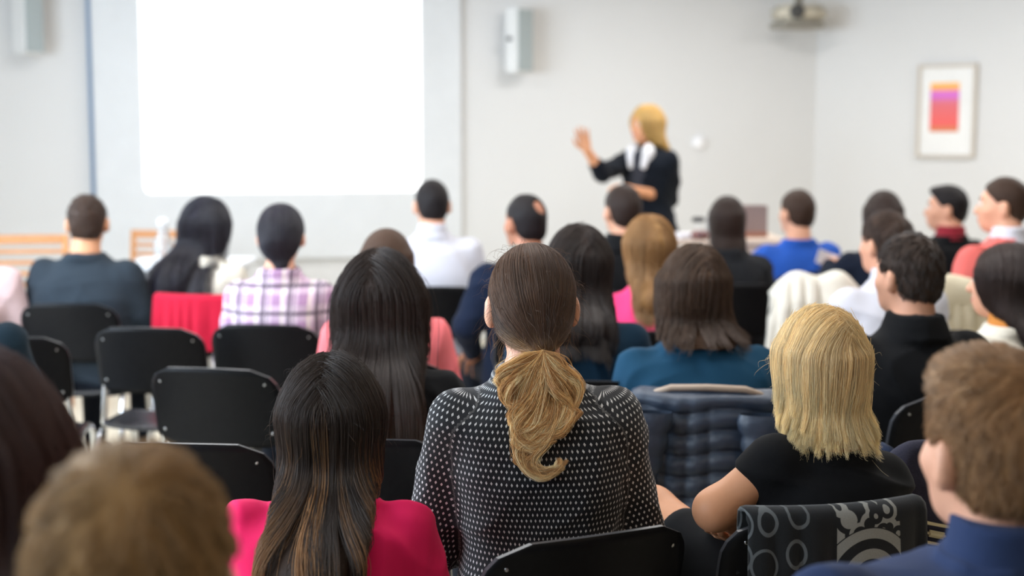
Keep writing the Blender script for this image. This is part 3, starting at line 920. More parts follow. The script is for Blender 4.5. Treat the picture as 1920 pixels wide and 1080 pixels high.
    if face:
        for s in (-1, 1):
            bm = bmesh.new(); bmesh.ops.create_uvsphere(bm, u_segments=14, v_segments=10, radius=0.0125)
            for fc in bm.faces:
                fc.smooth = True
                if fc.calc_center_median().normalized().y > 0.86: fc.material_index = 1
            e = bm_obj('eye', bm, EYE_W, o); e.data.materials.append(EYE_D)
            e.location = H.pt((s*0.030, 0.0765, 0.007)); e.rotation_euler = (0, 0, R(hyaw))
            vv, ff = surf([cone((s*0.016, 0.086, 0.028), (s*0.030, 0.084, 0.033), 0.0035, 0.004, 0.002, H), cone((s*0.030, 0.084, 0.033), (s*0.045, 0.074, 0.028), 0.004, 0.0025, 0.002, H)], 0.003)
            link('eyebrow', mesh_np('eyebrow', vv, ff, hair['mats'][0] if hair else EYE_D), o)
        vv, ff = surf([ell((0, 0.0895, -0.056), (0.021, 0.0065, 0.0045), 0.003, H), ell((0, 0.0895, -0.064), (0.018, 0.0065, 0.0055), 0.003, H)], 0.003)
        link('lips', mesh_np('lips', vv, ff, LIPS), o)
    if hair: p.hair = build_hair(p, hair, res, rs)
    if chair_label:
        cy_ = yw if chair_yaw is None else R(chair_yaw)
        q = root + Rz @ Vector((chair_dx, -0.02 + chair_off, 0))
        p.chair = chair(q.x, q.y, cy_, chair_label)
    return p

def build_hair(p, h, res, rs):
    H, G = p.H, p.G; style = h['style']; th = h.get('thick', 0.010); hr = h.get('res', min(res, 0.008))
    cap = ell((0, -0.014, 0.024), (0.073 + th, 0.091 + th, 0.090 + th), 0.01, H)
    lo, hi = (-0.16, -0.20, -0.20), (0.16, 0.20, 0.20)
    M = []
    if style == 'short':
        M = [cap]
        for (c, r) in h.get('extra', []): M.append(ell(c, r, 0.025, H))
        M.append(ell((0, -0.050, -0.030), (0.062 + th*0.4, 0.050 + th*0.4, 0.055), 0.02, H))
        M.append(half((0, 0.74, -0.67), (0, h.get('front', 0.078), h.get('fz', 0.080)), lo, hi, 0.008, H))
        M.append(half((0, 0.15, -1), (0, -0.05, h.get('nape', -0.078)), lo, (0.16, 0.2, 0.02), 0.012, H))
        if h.get('bald'): M.append(ell(h['bald'], (0.034, 0.034, 0.034), 0.006, H, 's'))
        for s in (-1, 1): M.append(ell((s*0.088, 0.000, -0.024), (0.027, 0.036, 0.048), 0.008, H, 's'))
    elif style == 'tight':
        M = [cap, ell((0, -0.035, -0.030), (0.064, 0.066, 0.060), 0.03, H), cone((0, -0.06, -0.03), h['tie'], 0.05, 0.018, 0.05, H),
             half((0, 0.74, -0.67), (0, 0.080, 0.078), lo, hi, 0.008, H)]
        for s in (-1, 1): M.append(ell((s*0.086, 0.002, -0.026), (0.024, 0.030, 0.040), 0.006, H, 's'))
    if style in ('long', 'bob'):
        L = h['L']; bk = h.get('back', 0.0); wd = h.get('w', 1.0); sx = h.get('sx', 0.0)
        if style == 'long':
            zs = [0.035, -0.04, -0.10, -0.17, -0.28, -L] if L > 0.30 else [0.035, -0.04, -0.10, -0.15, -0.20, -L]
            a = np.array([0.078, 0.087, 0.092 - h.get('taper', 0.0)*0.1, 0.094 - h.get('taper', 0.0)*0.3, 0.092 - h.get('taper', 0.0)*0.6, 0.070 - h.get('taper', 0.0)]) * wd + th*0.3
            b = np.array([0.094, 0.085, 0.066, 0.050, 0.036, 0.012])
            cy = np.array([-0.012, -0.022, -0.048, -0.080 - bk*0.5, -0.108 - bk, -0.118 - bk])
        else:
            zs = [0.035, -0.04, -0.04 - (L - 0.04)*0.33, -0.04 - (L - 0.04)*0.68, -L]
            a = np.array([0.080, 0.088, 0.091, 0.091, 0.080]) * wd + th*0.3
            b = np.array([0.096, 0.090, 0.080, 0.068, 0.046])
            cy = np.array([-0.012, -0.018, -0.026, -0.036 - bk*.5, -0.046 - bk])
        za = G.c[2] + np.array(zs); bkk = p.backy(za) - G.c[1] - b*0.6 - bk
        wgt = np.clip((-0.09 - np.array(zs)) / 0.06, 0, 1) * (1.0 if style == 'long' else 0.35)
        cy = cy * (1 - wgt) + np.minimum(bkk, cy + 0.02) * wgt
        cx = np.array([0, 0, sx*0.25, sx*0.5, sx*0.8, sx][:len(zs)])
        M = [cap, loft(zs, cx, cy, a, b, 0.035, G, n=2.2)]
        for (c, r) in h.get('extra', []): M.append(ell(c, r, 0.03, H))
        fc = h.get('face_cut', 0.0)
        M.append(ell((0, 0.105, -0.055 - fc), (0.066, 0.085, 0.120), 0.015, H, 's'))
        M.append(ell((0, 0.110, -0.20), (0.09, 0.115, 0.12), 0.02, G, 's'))
    if h.get('tail_len'):
        t0 = np.array(h['tie']); M.append(cone(t0, t0 + [0, -0.012, -h['tail_len']], 0.024, 0.014, 0.02, H))
    v, f = surf(M, hr)
    v = smooth_v(v, f, 2, 0.5)
    n = vnormals(v, f)
    az = np.arctan2(v[:, 0] - H.c[0], v[:, 1] - H.c[1])
    if style in ('long', 'bob'):                 # locks: grooves running down the hair body
        dn = np.clip((H.c[2] + 0.06 - v[:, 2]) / 0.25, 0, 1)
        gz = sum(np.sin(k * (v[:, 0] - H.c[0]) * 60 + 3*np.sin(v[:, 2]*9 + k) + k*2.1 + p.seed) for k in (1.0, 1.7, 2.9)) / 3
        v = v + n * (gz * dn * h.get('lock', 0.004))[:, None]
        if h.get('N'): v = v - n * (0.011 * np.clip(dn*1.4 - 0.1, 0, 1))[:, None]
    elif style == 'short':
        gz = sum(np.sin(v @ rs.normal(0, 70, 3) + rs.uniform(0, 6)) for _ in range(5)) / 4
        v = v + n * (gz * h.get('lock', 0.0018))[:, None]
    me = mesh_np('hair', v, f, h['mats'][0]); ho = link('hair', me, p.o)
    N = h.get('N', 0)
    if not N: return ho
    c = H.c
    rad = h.get('rad', 0.0004); npt = h.get('npt', 18)
    rl = np.stack(H.inv(v[:, 0], v[:, 1], v[:, 2]), 1)
    out = []
    if style in ('long', 'bob'):
        ok = np.where((rl[:, 2] > h.get('seed_z', -0.06)))[0]
        top_w = 1.0 + 2.5 * (rl[ok, 2] > 0.07)
        i = rs.choice(ok, N, p=top_w / top_w.sum()); P = v[i] + rs.normal(0, 0.004, (N, 3))
        px = h.get('part', 0.0) + rs.normal(0, 0.012, N)
        zend = c[2] - h['L'] - h.get('tail', 0.035) - rs.exponential(h.get('rag', 0.015), N) + np.abs(rs.normal(0, h.get('layer', 0.01), N))
        def df(Q, t):
            q = np.stack(H.inv(Q[:, 0], Q[:, 1], Q[:, 2]), 1)
            d = np.zeros_like(Q); d[:, 2] = -1
            k = np.clip((q[:, 2] - 0.05) / 0.06, 0, 1) * np.sign(q[:, 0] - px)
            d += k[:, None] * H.M[0][None, :] * 1.3 - np.clip((q[:, 2] - 0.06)/0.05, 0, 1)[:, None] * H.M[1][None, :] * 0.5
            return d
        ln = np.maximum(P[:, 2] - zend, 0.02) * (1.06 if style == 'long' else 1.03) + (0.02 if style == 'long' else 0.0)
        S = trace(M, P, df, ln, npt, rs.uniform(-0.0015, 0.005, N), h.get('lift', 0.0))
        S = clump(S, rs, h.get('clumps', 60), h.get('clump', 0.45), 1.6, npt * 2 // 3)
        S = frizz(S, rs, h.get('frizz', 0.003), h.get('waves', 1.3))
        if 'wave' in h:
            t = np.linspace(0, 1, npt)[None, :]; ph = S[:, npt//2, 0:1] * 40
            S[:, :, 0] += h['wave'] * np.clip(t - 0.35, 0, 1) * np.sin(10 * t + ph)
        zz = S[:, :, 2]; lim = p.backy(np.clip(zz, 0.4, p.zn - 0.03)) - 0.004 - rs.uniform(0, 0.016, (N, 1)) + 1.2*np.clip(np.abs(S[:, :, 0] - c[0]) - 0.07, 0, 1)
        below = np.clip((p.zn - 0.02 - zz) / 0.05, 0, 1)
        S[:, :, 1] = np.where(S[:, :, 1] > lim, S[:, :, 1] + (lim - S[:, :, 1]) * below * (S[:, :, 1] < H.c[1]), S[:, :, 1])
        if h.get('flick', 0):                   # ends turning outwards
            t = np.linspace(0, 1, npt)[None, :]; kx = (S[:, -1, 0:1] - c[0]) / 0.1
            S[:, :, 0] += h['flick'] * np.clip((t - 0.8) / 0.2, 0, 1)**2 * kx
            S[:, :, 1] -= h['flick'] * 0.6 * np.clip((t - 0.8) / 0.2, 0, 1)**2
        out.append(S)
    elif style == 'short':
        i = rs.choice(len(v), N); P = v[i] - n[i] * 0.003
        wh = H.pt(h.get('whorl', (0.01, -0.07, 0.085)))
        def df(Q, t):
            d = Q - wh; d /= np.maximum(np.linalg.norm(d, axis=1), 1e-6)[:, None]
            d[:, 2] -= 0.45
            q = np.stack(H.inv(Q[:, 0], Q[:, 1], Q[:, 2]), 1)
            kk = np.clip((q[:, 1] - 0.0) / 0.06, 0, 1) * np.clip((q[:, 2] - 0.05)/0.04, 0, 1)
            return d + (kk[:, None] * (H.M[0][None] * h.get('sweep', 0.3) + np.array([[0, 0, h.get('quiff', 0.2)]])))
        S = trace(M, P, df, rs.uniform(0.6, 1.3, N) * h.get('len', 0.028), npt, rs.uniform(-0.002, 0.002, N), h.get('lift', 0.006))
        S = clump(S, rs, h.get('clumps', 250), h.get('clump', 0.5), 1.2)
        S = frizz(S, rs, h.get('frizz', 0.0015), 1.2)
        out.append(S)
    elif style == 'tight':
        i = rs.choice(np.where(rl[:, 2] > -0.075)[0], N); P = v[i]
        tie = H.pt(h['tie'])
        def df(Q, t):
            d = tie - Q; d /= np.maximum(np.linalg.norm(d, axis=1), 1e-6)[:, None]; return d
        ln = np.linalg.norm(P - tie, axis=1) * 1.14
        S = trace(M, P, df, ln, npt, rs.uniform(-0.003, 0.002, N))
        S = clump(S, rs, 90, 0.35, 1.0); S = frizz(S, rs, 0.002, 1.0)
        out.append(S)
    for S in out: strands('strands', S, rad, h['mats'][1], ho, LOCK)
    fl = h.get('fly', 0)
    if fl:                                       # stray hairs standing off the head
        i = rs.choice(np.where(rl[:, 2] > (-0.09 if style == 'tight' else -0.02))[0], fl); P = v[i]
        d = n[i] * rs.uniform(0.1, 0.6, (fl, 1)) + rs.normal(0, 0.55, (fl, 3)); d[:, 2] -= 0.3
        ln = rs.uniform(0.02, h.get('fly_len', 0.06), (fl, 1)); t = np.linspace(0, 1, 10)
        ph = rs.uniform(0, 6.28, (fl, 3)); S = np.zeros((fl, 10, 3))
        d /= np.linalg.norm(d, axis=1)[:, None]
        for j, tt in enumerate(t):
            S[:, j] = P + d * ln * tt + np.array([0, 0, -1]) * ln * 0.7 * tt**2 + 0.006 * tt * np.sin(ph + tt * rs.uniform(2, 2.2) * 3)
        strands('flyaway_hairs', S, 0.00019, h['mats'][1], ho)
    return ho
def short_hair(mats, **k): return dict(style='short', mats=mats, **k)

EYE_W = plain('eye_white', (0.75, 0.73, 0.70), 0.15); EYE_D = plain('eye_iris', (0.04, 0.03, 0.025), 0.1)
LIPS = plain('lips_rose', srgb(186, 92, 88), 0.4)
TROUSER = fabric('dark_trousers', srgb(38, 42, 52)); SHOE = plain('black_shoe', (0.02, 0.02, 0.02), 0.4)
# ------------------------------------------------------------------ cloth and hair colours
BLACK = fabric('black_cloth', srgb(30, 31, 34)); CHAR = fabric('charcoal_cloth', srgb(46, 48, 52))
NAVY = fabric('navy_cloth', srgb(36, 48, 74)); TEAL = fabric('petrol_blue_cloth', srgb(28, 68, 94)); DTEAL = fabric('dark_petrol_cloth', srgb(26, 56, 78))
SLATE = fabric('slate_jumper', srgb(62, 72, 82)); CORAL = fabric('coral_knit', srgb(236, 120, 124)); SALMON = fabric('salmon_jumper', srgb(226, 112, 106))
PINK = fabric('hot_pink_jersey', srgb(238, 38, 98), 0.12); PINK2 = fabric('rose_pink_knit', srgb(240, 66, 122)); WHITE = fabric('white_shirt', srgb(214, 214, 224), 0.06)
CREAM = fabric('cream_knit', srgb(226, 220, 206), 0.08); BLUE = fabric('royal_blue_jumper', srgb(46, 92, 186)); REDC = fabric('crimson_cloth', srgb(188, 30, 56))
SCARF = fabric('red_check_scarf', srgb(150, 46, 58), 0.5); GREYGREEN = fabric('grey_green_scarf', srgb(110, 125, 120)); ORANGE = fabric('orange_scarf', srgb(214, 140, 70))
PALEPINK = fabric('pale_pink_sleeve', srgb(226, 196, 196)); DKBLUE = fabric('deep_blue_shirt', srgb(44, 58, 92), 0.15)
def dots_mat():
    t = NT('polka_diamond_jacquard')
    a = t.n('ShaderNodeAttribute', attribute_name='clothuv'); sp = t.n('ShaderNodeSeparateXYZ'); t.l(a.outputs['Vector'], sp.inputs[0])
    U = t.math('DIVIDE', sp.outputs[0], 0.0112); Vv = t.math('DIVIDE', sp.outputs[1], 0.0118)
    row = t.math('FLOOR', Vv); odd = t.math('MULTIPLY', t.math('MODULO', t.math('ABSOLUTE', row), 2.0), 0.5)
    fu = t.math('ABSOLUTE', t.math('SUBTRACT', t.math('FRACT', t.math('ADD', U, odd)), 0.5))
    fv = t.math('ABSOLUTE', t.math('SUBTRACT', t.math('FRACT', Vv), 0.5))
    d = t.math('ADD', t.math('MULTIPLY', fu, 1.35), t.math('MULTIPLY', fv, 0.95))
    dot = t.math('LESS_THAN', d, 0.30)
    nz = t.noise(t.coord(), 500, 2)
    c = t.mix(dot, t.mix(nz, srgb(20, 21, 24), srgb(34, 36, 42)), t.mix(nz, srgb(190, 190, 190), srgb(236, 236, 236)))
    t.set(c, 0.8, 0, 0.3); t.b.inputs['Sheen Weight'].default_value = 0.1
    t.bump(t.math('ADD', dot, nz), 0.3, 0.0015)
    return t.m
def plaid_mat():
    t = NT('lilac_plaid_flannel'); sp = t.n('ShaderNodeSeparateXYZ'); tc = t.n('ShaderNodeTexCoord'); t.l(tc.outputs['Object'], sp.inputs[0])
    nz = t.noise(t.coord(), 30, 3); wob = t.math('MULTIPLY', t.math('SUBTRACT', t.noise(t.coord(), 7, 2), 0.5), 0.012)
    def band(x, per, w0, ph):
        f = t.math('FRACT', t.math('ADD', t.math('DIVIDE', t.math('ADD', x, wob), per), ph)); return t.math('LESS_THAN', f, w0)
    X, Z = sp.outputs[0], sp.outputs[2]
    c = t.mix(nz, srgb(220, 196, 214), srgb(232, 214, 224))
    c = t.mix(t.math('MULTIPLY', t.math('ADD', band(X, 0.098, 0.42, 0.1), band(Z, 0.098, 0.42, 0.2)), 0.38), c, srgb(150, 100, 150))
    c = t.mix(t.math('MULTIPLY', band(X, 0.098, 0.10, 0.75), 0.8), c, srgb(240, 230, 215))
    dk = t.math('MAXIMUM', t.math('MAXIMUM', band(X, 0.098, 0.13, 0.5), band(Z, 0.098, 0.12, 0.55)), band(X, 0.098, 0.05, 0.28))
    c = t.mix(t.math('MULTIPLY', dk, 0.82), c, srgb(48, 40, 58))
    t.set(c, 0.9, 0, 0.2); t.bump(t.noise(t.coord(), 700, 2), 0.2, 0.002)
    return t.m
DOTS = dots_mat(); PLAID = plaid_mat()
H_DKBROWN = hair_mats('dark_brown_hair', srgb(58, 46, 42)); H_BLACK = hair_mats('black_hair', srgb(36, 32, 36)); H_BLUEBLACK = hair_mats('blue_black_hair', srgb(40, 38, 56))
H_BROWN = hair_mats('brown_hair', srgb(84, 60, 44)); H_MEN = hair_mats('short_brown_hair', srgb(74, 56, 46)); H_SANDY = hair_mats('sandy_hair', srgb(150, 118, 80))
H_LIGHT = hair_mats('honey_brown_hair', srgb(164, 124, 78)); H_GREYB = hair_mats('ash_brown_hair', srgb(100, 78, 62)); H_GOLD = hair_mats('gold_blonde_hair', srgb(214, 178, 108))

AUD = 'audience chair'
# ---- nearest row -----------------------------------------------------------
H_RED = hair_mats('dark_auburn_hair', srgb(80, 46, 44), srgb(42, 30, 36), 0.9, 1.12)
person('woman at the left edge with long dark auburn hair over a black top', -48, 655, 1.62, yaw=-6, fwd=0.09, W=0.20, top=BLACK, res=0.008,
       hair=dict(style='long', mats=H_RED, L=0.50, thick=0.014, w=1.08, N=5000, rad=0.0005, rag=0.03, part=0.0, fly=40),
       chair_label='black chair under the auburn-haired woman at the left edge')
person('blurred sandy-haired person in the bottom left foreground', 245, 832, 1.22, yaw=4, fwd=0.05, W=0.215, female=False, top=SLATE, res=0.008,
       hair=short_hair(hair_mats('sandy_crop', srgb(158, 126, 84), None), thick=0.013, N=7000, rad=0.0005, len=0.035, lift=0.008, nape=-0.09, lock=0.0015, clump=0.6, clumps=260, sweep=0.6),
       chair_label='black chair under the sandy-haired person in the foreground')
person('blurred man in a dark blue collared shirt, ear showing, bottom right corner', 1868, 662, 1.75, yaw=8, hyaw=9, hpitch=-2, fwd=0.03, W=0.262, shrug=0.03, female=False, sk='fair', top=DKBLUE, collar=DKBLUE, res=0.008,
       face=True, wrinkle=0.006,
       hair=short_hair(hair_mats('light_brown_crop', srgb(158, 122, 86), None), thick=0.010, N=9000, rad=0.0004, len=0.022, lift=0.006, nape=-0.062, extra=[((0, 0.03, 0.085), (0.066, 0.062, 0.042))], lock=0.0015, quiff=0.9, clump=0.35, clumps=500),
       chair_label='black chair under the man in the dark blue shirt')

# ---- second row ------------------------------------------------------------
H_OMBRE = [hair_mats('inner_shade_hair', srgb(50, 38, 32), srgb(70, 52, 40), 0.60, 0.90)[0], hair_mats('brown_ombre_hair', srgb(58, 44, 36), srgb(184, 134, 84), 0.62, 0.90, streak=0.45, jitter=1.3, gloss=0.13)[1]]  # hair body coloured darker to stand in for shade between the strands
p = person('young woman in a hot pink top with long brown hair fading to honey tips', 622, 664, 2.60, yaw=-2, fwd=0.20, W=0.192, shrug=0.035, top=PINK, res=0.0065, sleeve='short', girth=1.0, wrinkle=0.007, neckline=0.015,
       hair=dict(style='long', mats=H_OMBRE, L=0.34, thick=0.013, w=0.97, taper=0.04, N=11000, rad=0.00042, rag=0.05, layer=0.09, part=0.0, clumps=95, clump=0.85, frizz=0.004, fly=420, fly_len=0.045, lock=0.006, wave=0.016, tail=0.09, npt=24),
       chair_label='black chair under the young woman in hot pink')
H_CENTRE = hair_mats('ponytail_hair', srgb(108, 78, 56), srgb(216, 168, 106), 1.045, 1.12, streak=0.75, gloss=0.14)
TIE = (0.008, -0.104, -0.068)
pc = person('woman with a wavy blonde ponytail in a black jacket with white diamond dots', 996, 455, 2.80, yaw=3, hyaw=3, fwd=0.035, side=-0.022, W=0.200, top=DOTS, res=0.0055, sleeve_grow=0.015, uvdots=True, neck='collar', wrinkle=0.0055,
       top_name='jacket', hem=0.42,
       hair=dict(style='tight', mats=H_CENTRE, tie=TIE, thick=0.011, N=9000, rad=0.00032, fly=700, fly_len=0.05, npt=18),
       chair_label='black chair with the woman in the dotted jacket, nearest backrest in view', chair_yaw=26, chair_off=-0.125, chair_dx=-0.015)
# the ponytail: wavy locks falling from the elastic over the back of the jacket
def ponytail():
    H = pc.H; tie = H.pt(TIE); rs = np.random.RandomState(5)
    bm = bmesh.new()
    n = 28
    for i in range(n):
        a0 = 2*PI*i/n
    v, f = surf([Pr(lambda x, y, z: np.sqrt((np.sqrt(x*x + y*y) - 0.0185)**2 + (z*0.6)**2) - 0.0075, (-0.03, -0.03, -0.02), (0.03, 0.03, 0.02), 0.0, 'u',
                 Fr(tie, rot_frame((0, 0, 0), 0, -1.0, 0.15).M))], 0.003)
    e = link('hair_tie', mesh_np('hair_tie', v, f, plain('black_elastic', (0.008, 0.008, 0.01), 0.7)), pc.o); e['label'] = 'black elastic hair tie'
    S = []
    npt = 30; T = np.linspace(0, 1, npt); sc = 985.0
    locks = [  # courses of the locks, measured from the elastic (sideways, down) in 1/985 m, and how far they stand off
        ([(-25, 18), (-55, 30), (-78, 40), (-80, 53), (-65, 70), (-35, 74)], 0.030), ([(-20, 26), (-50, 48), (-67, 70), (-60, 88), (-25, 93), (0, 80)], 0.045),
        ([(-5, 33), (-25, 78), (-55, 103), (-55, 123), (-25, 136), (10, 123)], 0.055), ([(2, 38), (0, 88), (-25, 128), (-53, 148), (-45, 168), (-10, 173)], 0.052),
        ([(15, 28), (40, 48), (60, 68), (62, 88), (45, 113), (20, 133)], 0.038), ([(12, 38), (30, 68), (40, 93), (25, 128), (-5, 153), (-35, 168)], 0.050),
        ([(10, 58), (10, 108), (-20, 148), (-48, 173), (-35, 203), (0, 218), (25, 206), (31, 188)], 0.045), ([(20, 58), (25, 108), (0, 158), (-25, 188), (-10, 210), (20, 203)], 0.050),
        ([(2, 58), (-10, 118), (-40, 158), (-50, 178), (-30, 198)], 0.038), ([(-10, 22), (-38, 42), (-66, 62), (-70, 85), (-50, 105), (-20, 112)], 0.040),
        ([(8, 30), (22, 70), (48, 96), (55, 112), (30, 140), (-10, 150)], 0.056), ([(-2, 40), (-20, 95), (-48, 130), (-52, 150), (-20, 165), (15, 150)], 0.058),
        ([(20, 20), (48, 40), (66, 66), (58, 96), (30, 118)], 0.030), ([(-15, 30), (-40, 80), (-52, 115), (-40, 145), (-5, 150)], 0.050)]
    for (pts, dep) in locks:
        for sub in range(5):
            P = np.array([(0, 0)] + pts, float)
            P[1:] += rs.normal(0, 3.5, (len(P) - 1, 2)) + rs.normal(0, 3, (1, 2))
            k = np.linspace(0, 1, len(P))
            _, X = spline(k, P[:, 0], npt); _, Z = spline(k, P[:, 1], npt)
            d_ = dep + rs.normal(0, 0.005)
            y = tie[1] - 0.004 - d_ * np.clip(T * 2.6, 0, 1) + 0.012 * T
            zl = tie[2] - 0.006 - Z / sc
            y = np.minimum(y, pc.backy(np.minimum(zl, pc.zn - 0.03)) - 0.010 - dep * 0.35 * np.clip(T*3, 0, 1))
            C = np.stack([tie[0] + X / sc, y, tie[2] - 0.006 - Z / sc], 1)
            per = 90
            ww = (0.35 + 0.75*np.clip(T*4, 0, 1)) * (1 - 0.60*T**1.5)
            off = rs.normal(0, 1, (per, 1, 3)) * np.array([0.0040, 0.0030, 0.0034]) * ww[None, :, None]
            Q = C[None] + off
            Q += 0.0012*np.sin(2*PI*1.7*T[None, :, None] + rs.uniform(0, 6.28, (per, 1, 3)))
            S.append(Q)
    body = [cone(tie + [0, 0.0, -0.004], tie + [-0.002, -0.022, -0.045], 0.007, 0.012, 0.02), cone(tie + [-0.002, -0.022, -0.045], tie + [-0.010, -0.030, -0.11], 0.014, 0.012, 0.02)]
    v, f = surf(body, 0.005)
    v = v + vnormals(v, f) * (0.004*np.sin(v[:, 0]*150 + 6*np.sin(v[:, 2]*45)))[:, None]
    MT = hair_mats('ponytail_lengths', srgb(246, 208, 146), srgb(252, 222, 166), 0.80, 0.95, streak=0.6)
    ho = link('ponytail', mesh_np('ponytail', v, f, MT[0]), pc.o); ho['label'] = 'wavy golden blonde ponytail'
    MD = hair_mats('ponytail_dark_locks', srgb(206, 158, 100), srgb(226, 182, 124), 0.80, 0.95, streak=0.5); ML = hair_mats('ponytail_light_locks', srgb(255, 234, 186), srgb(255, 240, 200), 0.80, 0.95, streak=0.4)  # lock groups in a darker and a paler hair colour
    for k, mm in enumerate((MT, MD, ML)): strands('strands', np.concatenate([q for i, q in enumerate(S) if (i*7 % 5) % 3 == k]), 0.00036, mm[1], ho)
ponytail()

H_BLONDE = hair_mats('pale_blonde_hair', srgb(248, 222, 172), srgb(254, 236, 188), 0.92, 1.05, streak=0.42, gloss=0.13)
def blonde():
    Y = 2.75; yaw = 16
    # positions worked out in the room, then brought into the sitter's own frame
    hp = at(1538, 575, Y); yw = R(yaw); fwd, side = 0.05, -0.01
    Rz = Matrix.Rotation(yw, 3, 'Z'); root = hp - Rz @ Vector((side, fwd + 0.03, 0)); root.z = 0
    L = lambda u, v, y: np.array(Rz.transposed() @ (at(u, v, y) - root))
    ar = {-1: (L(1340, 956, 2.66), L(1440, 975, 2.95), None, (0, 0, -1), 0.4, L(1452, 872, 2.67)),
          1: (L(1660, 985, 2.98), L(1395, 985, 2.88), L(1322, 1030, 2.74) - L(1395, 990, 2.86), tuple(L(1330, 940, 2.70) - L(1330, 1010, 2.70)), 0.75)}
    legs = {-1: [(-0.08, 0.03, 0.54), L(1222, 958, 3.02), L(1240, 1330, 3.10)], 1: [(0.085, 0.02, 0.52), (0.10, 0.43, 0.51), (0.11, 0.40, 0.10)]}
    legs[-1][2][2] = 0.16
    return person('woman with straight pale blonde hair in a black cap-sleeved dress, arms folded', 1538, 575, Y, yaw=yaw, hyaw=-8, fwd=fwd, side=side, W=0.165, sk='warm', top=BLACK, res=0.006, sleeve='cap', sleeve_grow=0.010,
       arms=ar, leg_pts=legs, skirt=0.74, legs=BLACK, fine_hands=True, top_name='dress_top', neckline=0.01, wrinkle=0.006,
       hair=dict(style='bob', mats=H_BLONDE, L=0.140, thick=0.011, w=0.88, N=13000, rad=0.00036, rag=0.012, part=0.02, clumps=170, clump=0.55, frizz=0.0022, fly=160, fly_len=0.04, lock=0.003, flick=0.014, tail=-0.012, npt=20),
       chair_label='black chair draped with a patterned shawl, under the blonde woman', chair_yaw=14, chair_dx=-0.075, chair_off=0.10)
pb = blonde()

# ---- third row ---------------------------------------------------------------
person('woman with long straight dark brown hair falling over a black top', 714, 468, 3.50, yaw=-4, fwd=0.07, W=0.20, top=BLACK, res=0.008,
       hair=dict(style='long', mats=hair_mats('long_dark_hair', srgb(60, 46, 40), srgb(88, 68, 56), 0.75, 1.0), L=0.44, thick=0.014, w=1.12, N=4500, rad=0.0005, rag=0.03, part=-0.005, clumps=60, clump=0.55, fly=60, tail=0.04, extra=[], lock=0.005, sx=0.02, layer=0.04),
       chair_label='black chair beside the dotted jacket, under the long-haired woman')
person('woman in a petrol blue jumper with an ash brown bob', 1298, 458, 4.02, yaw=2, hyaw=8, hroll=8, fwd=0.10, side=-0.02, W=0.215, top=TEAL, res=0.009, girth=1.08, sleeve_grow=0.016,
       hair=dict(style='bob', mats=H_GREYB, L=0.16, thick=0.016, w=1.12, N=2500, rad=0.0006, rag=0.01, part=0.0, flick=0.02, sx=0.02, tail=0.0, back=0.035),
       chair_label='black chair with a padded jacket hung over its back', chair_yaw=-8)
person('man with cropped dark hair in a black high-collared jacket', 1703, 436, 4.02, yaw=14, hyaw=16, fwd=0.05, W=0.225, female=False, top=BLACK, neck='high', res=0.009, face=True, sk='fair', wrinkle=0.005,
       hair=short_hair(hair_mats('dark_crop', srgb(66, 52, 44)), thick=0.010, N=3000, rad=0.0006, len=0.02, nape=-0.08),
       chair_label='black chair under the man in the black high-collared jacket', chair_yaw=18)
person('woman at the right edge with brown hair in profile over a cream cardigan', 1884, 455, 4.45, yaw=20, hyaw=42, fwd=0.06, W=0.195, top=CREAM, res=0.009, face=True,
       hair=dict(style='long', mats=hair_mats('red_brown_hair', srgb(66, 46, 42)), L=0.24, thick=0.012, w=0.95, N=2500, rad=0.0006, rag=0.03, part=0.0, back=-0.02, face_cut=-0.01),
       chair_label='black chair under the woman in the cream cardigan', collar=ORANGE)
person('woman with straight near-black hair in a dark petrol top, middle of the room', 1086, 421, 4.25, yaw=-2, fwd=0.06, W=0.205, top=DTEAL, res=0.009,
       hair=dict(style='long', mats=H_DKBROWN, L=0.235, thick=0.015, w=0.98, N=2500, rad=0.0006, rag=0.01, part=0.02, sx=0.015, back=-0.03),
       chair_label='black chair under the near-black-haired woman in petrol')

# ---- fourth row --------------------------------------------------------------
person('woman in a coral pink knit behind the long-haired woman', 724, 427, 4.60, yaw=0, hyaw=6, fwd=0.06, W=0.205, top=CORAL, res=0.010,
       hair=dict(style='long', mats=H_BROWN, L=0.26, thick=0.012, w=0.98, back=-0.02), chair_label='black chair under the woman in coral pink')
person('woman with honey brown hair in a rose pink jumper', 1216, 403, 5.25, yaw=6, hyaw=8, fwd=0.05, side=0.01, W=0.195, top=PINK2, res=0.010,
       hair=dict(style='long', mats=H_LIGHT, L=0.235, thick=0.012, w=0.92, back=-0.02, N=1500, rad=0.0007), chair_label='black chair under the woman in rose pink')
person('man with brown hair in a white shirt, half hidden by the black-jacketed man', 1660, 394, 5.25, yaw=16, hyaw=14, fwd=0.06, W=0.215, female=False, top=WHITE, collar=WHITE, res=0.010,
       hair=short_hair(H_MEN, thick=0.013, nape=-0.085, N=1500, rad=0.0007), chair_label='black chair under the half-hidden man in white')
person('woman in a lilac plaid shirt with dark hair tied low', 527, 380, 5.42, yaw=-2, fwd=0.05, W=0.205, top=PLAID, neck='collar', res=0.009,
       hair=dict(style='tight', mats=H_BLUEBLACK, tie=(0.012, -0.085, -0.105), thick=0.015, N=1500, rad=0.0007, tail_len=0.10), chair_label='black chair under the woman in the lilac plaid shirt', chair_yaw=-6)
person('balding man in a navy jacket with a grey green scarf', 984, 363, 5.85, yaw=18, hyaw=14, fwd=0.04, W=0.225, female=False, sk='tan', top=NAVY, collar=GREYGREEN, res=0.010,
       hair=short_hair(H_BLACK, thick=0.007, nape=-0.085, prims=None) if False else dict(style='short', mats=H_BLACK, thick=0.008, nape=-0.085, bald=(0.022, -0.090, 0.075)), chair_label='black chair under the balding man in navy',
       arms={-1: ((-0.27, 0.0, 0.72), (-0.20, 0.16, 0.60))})
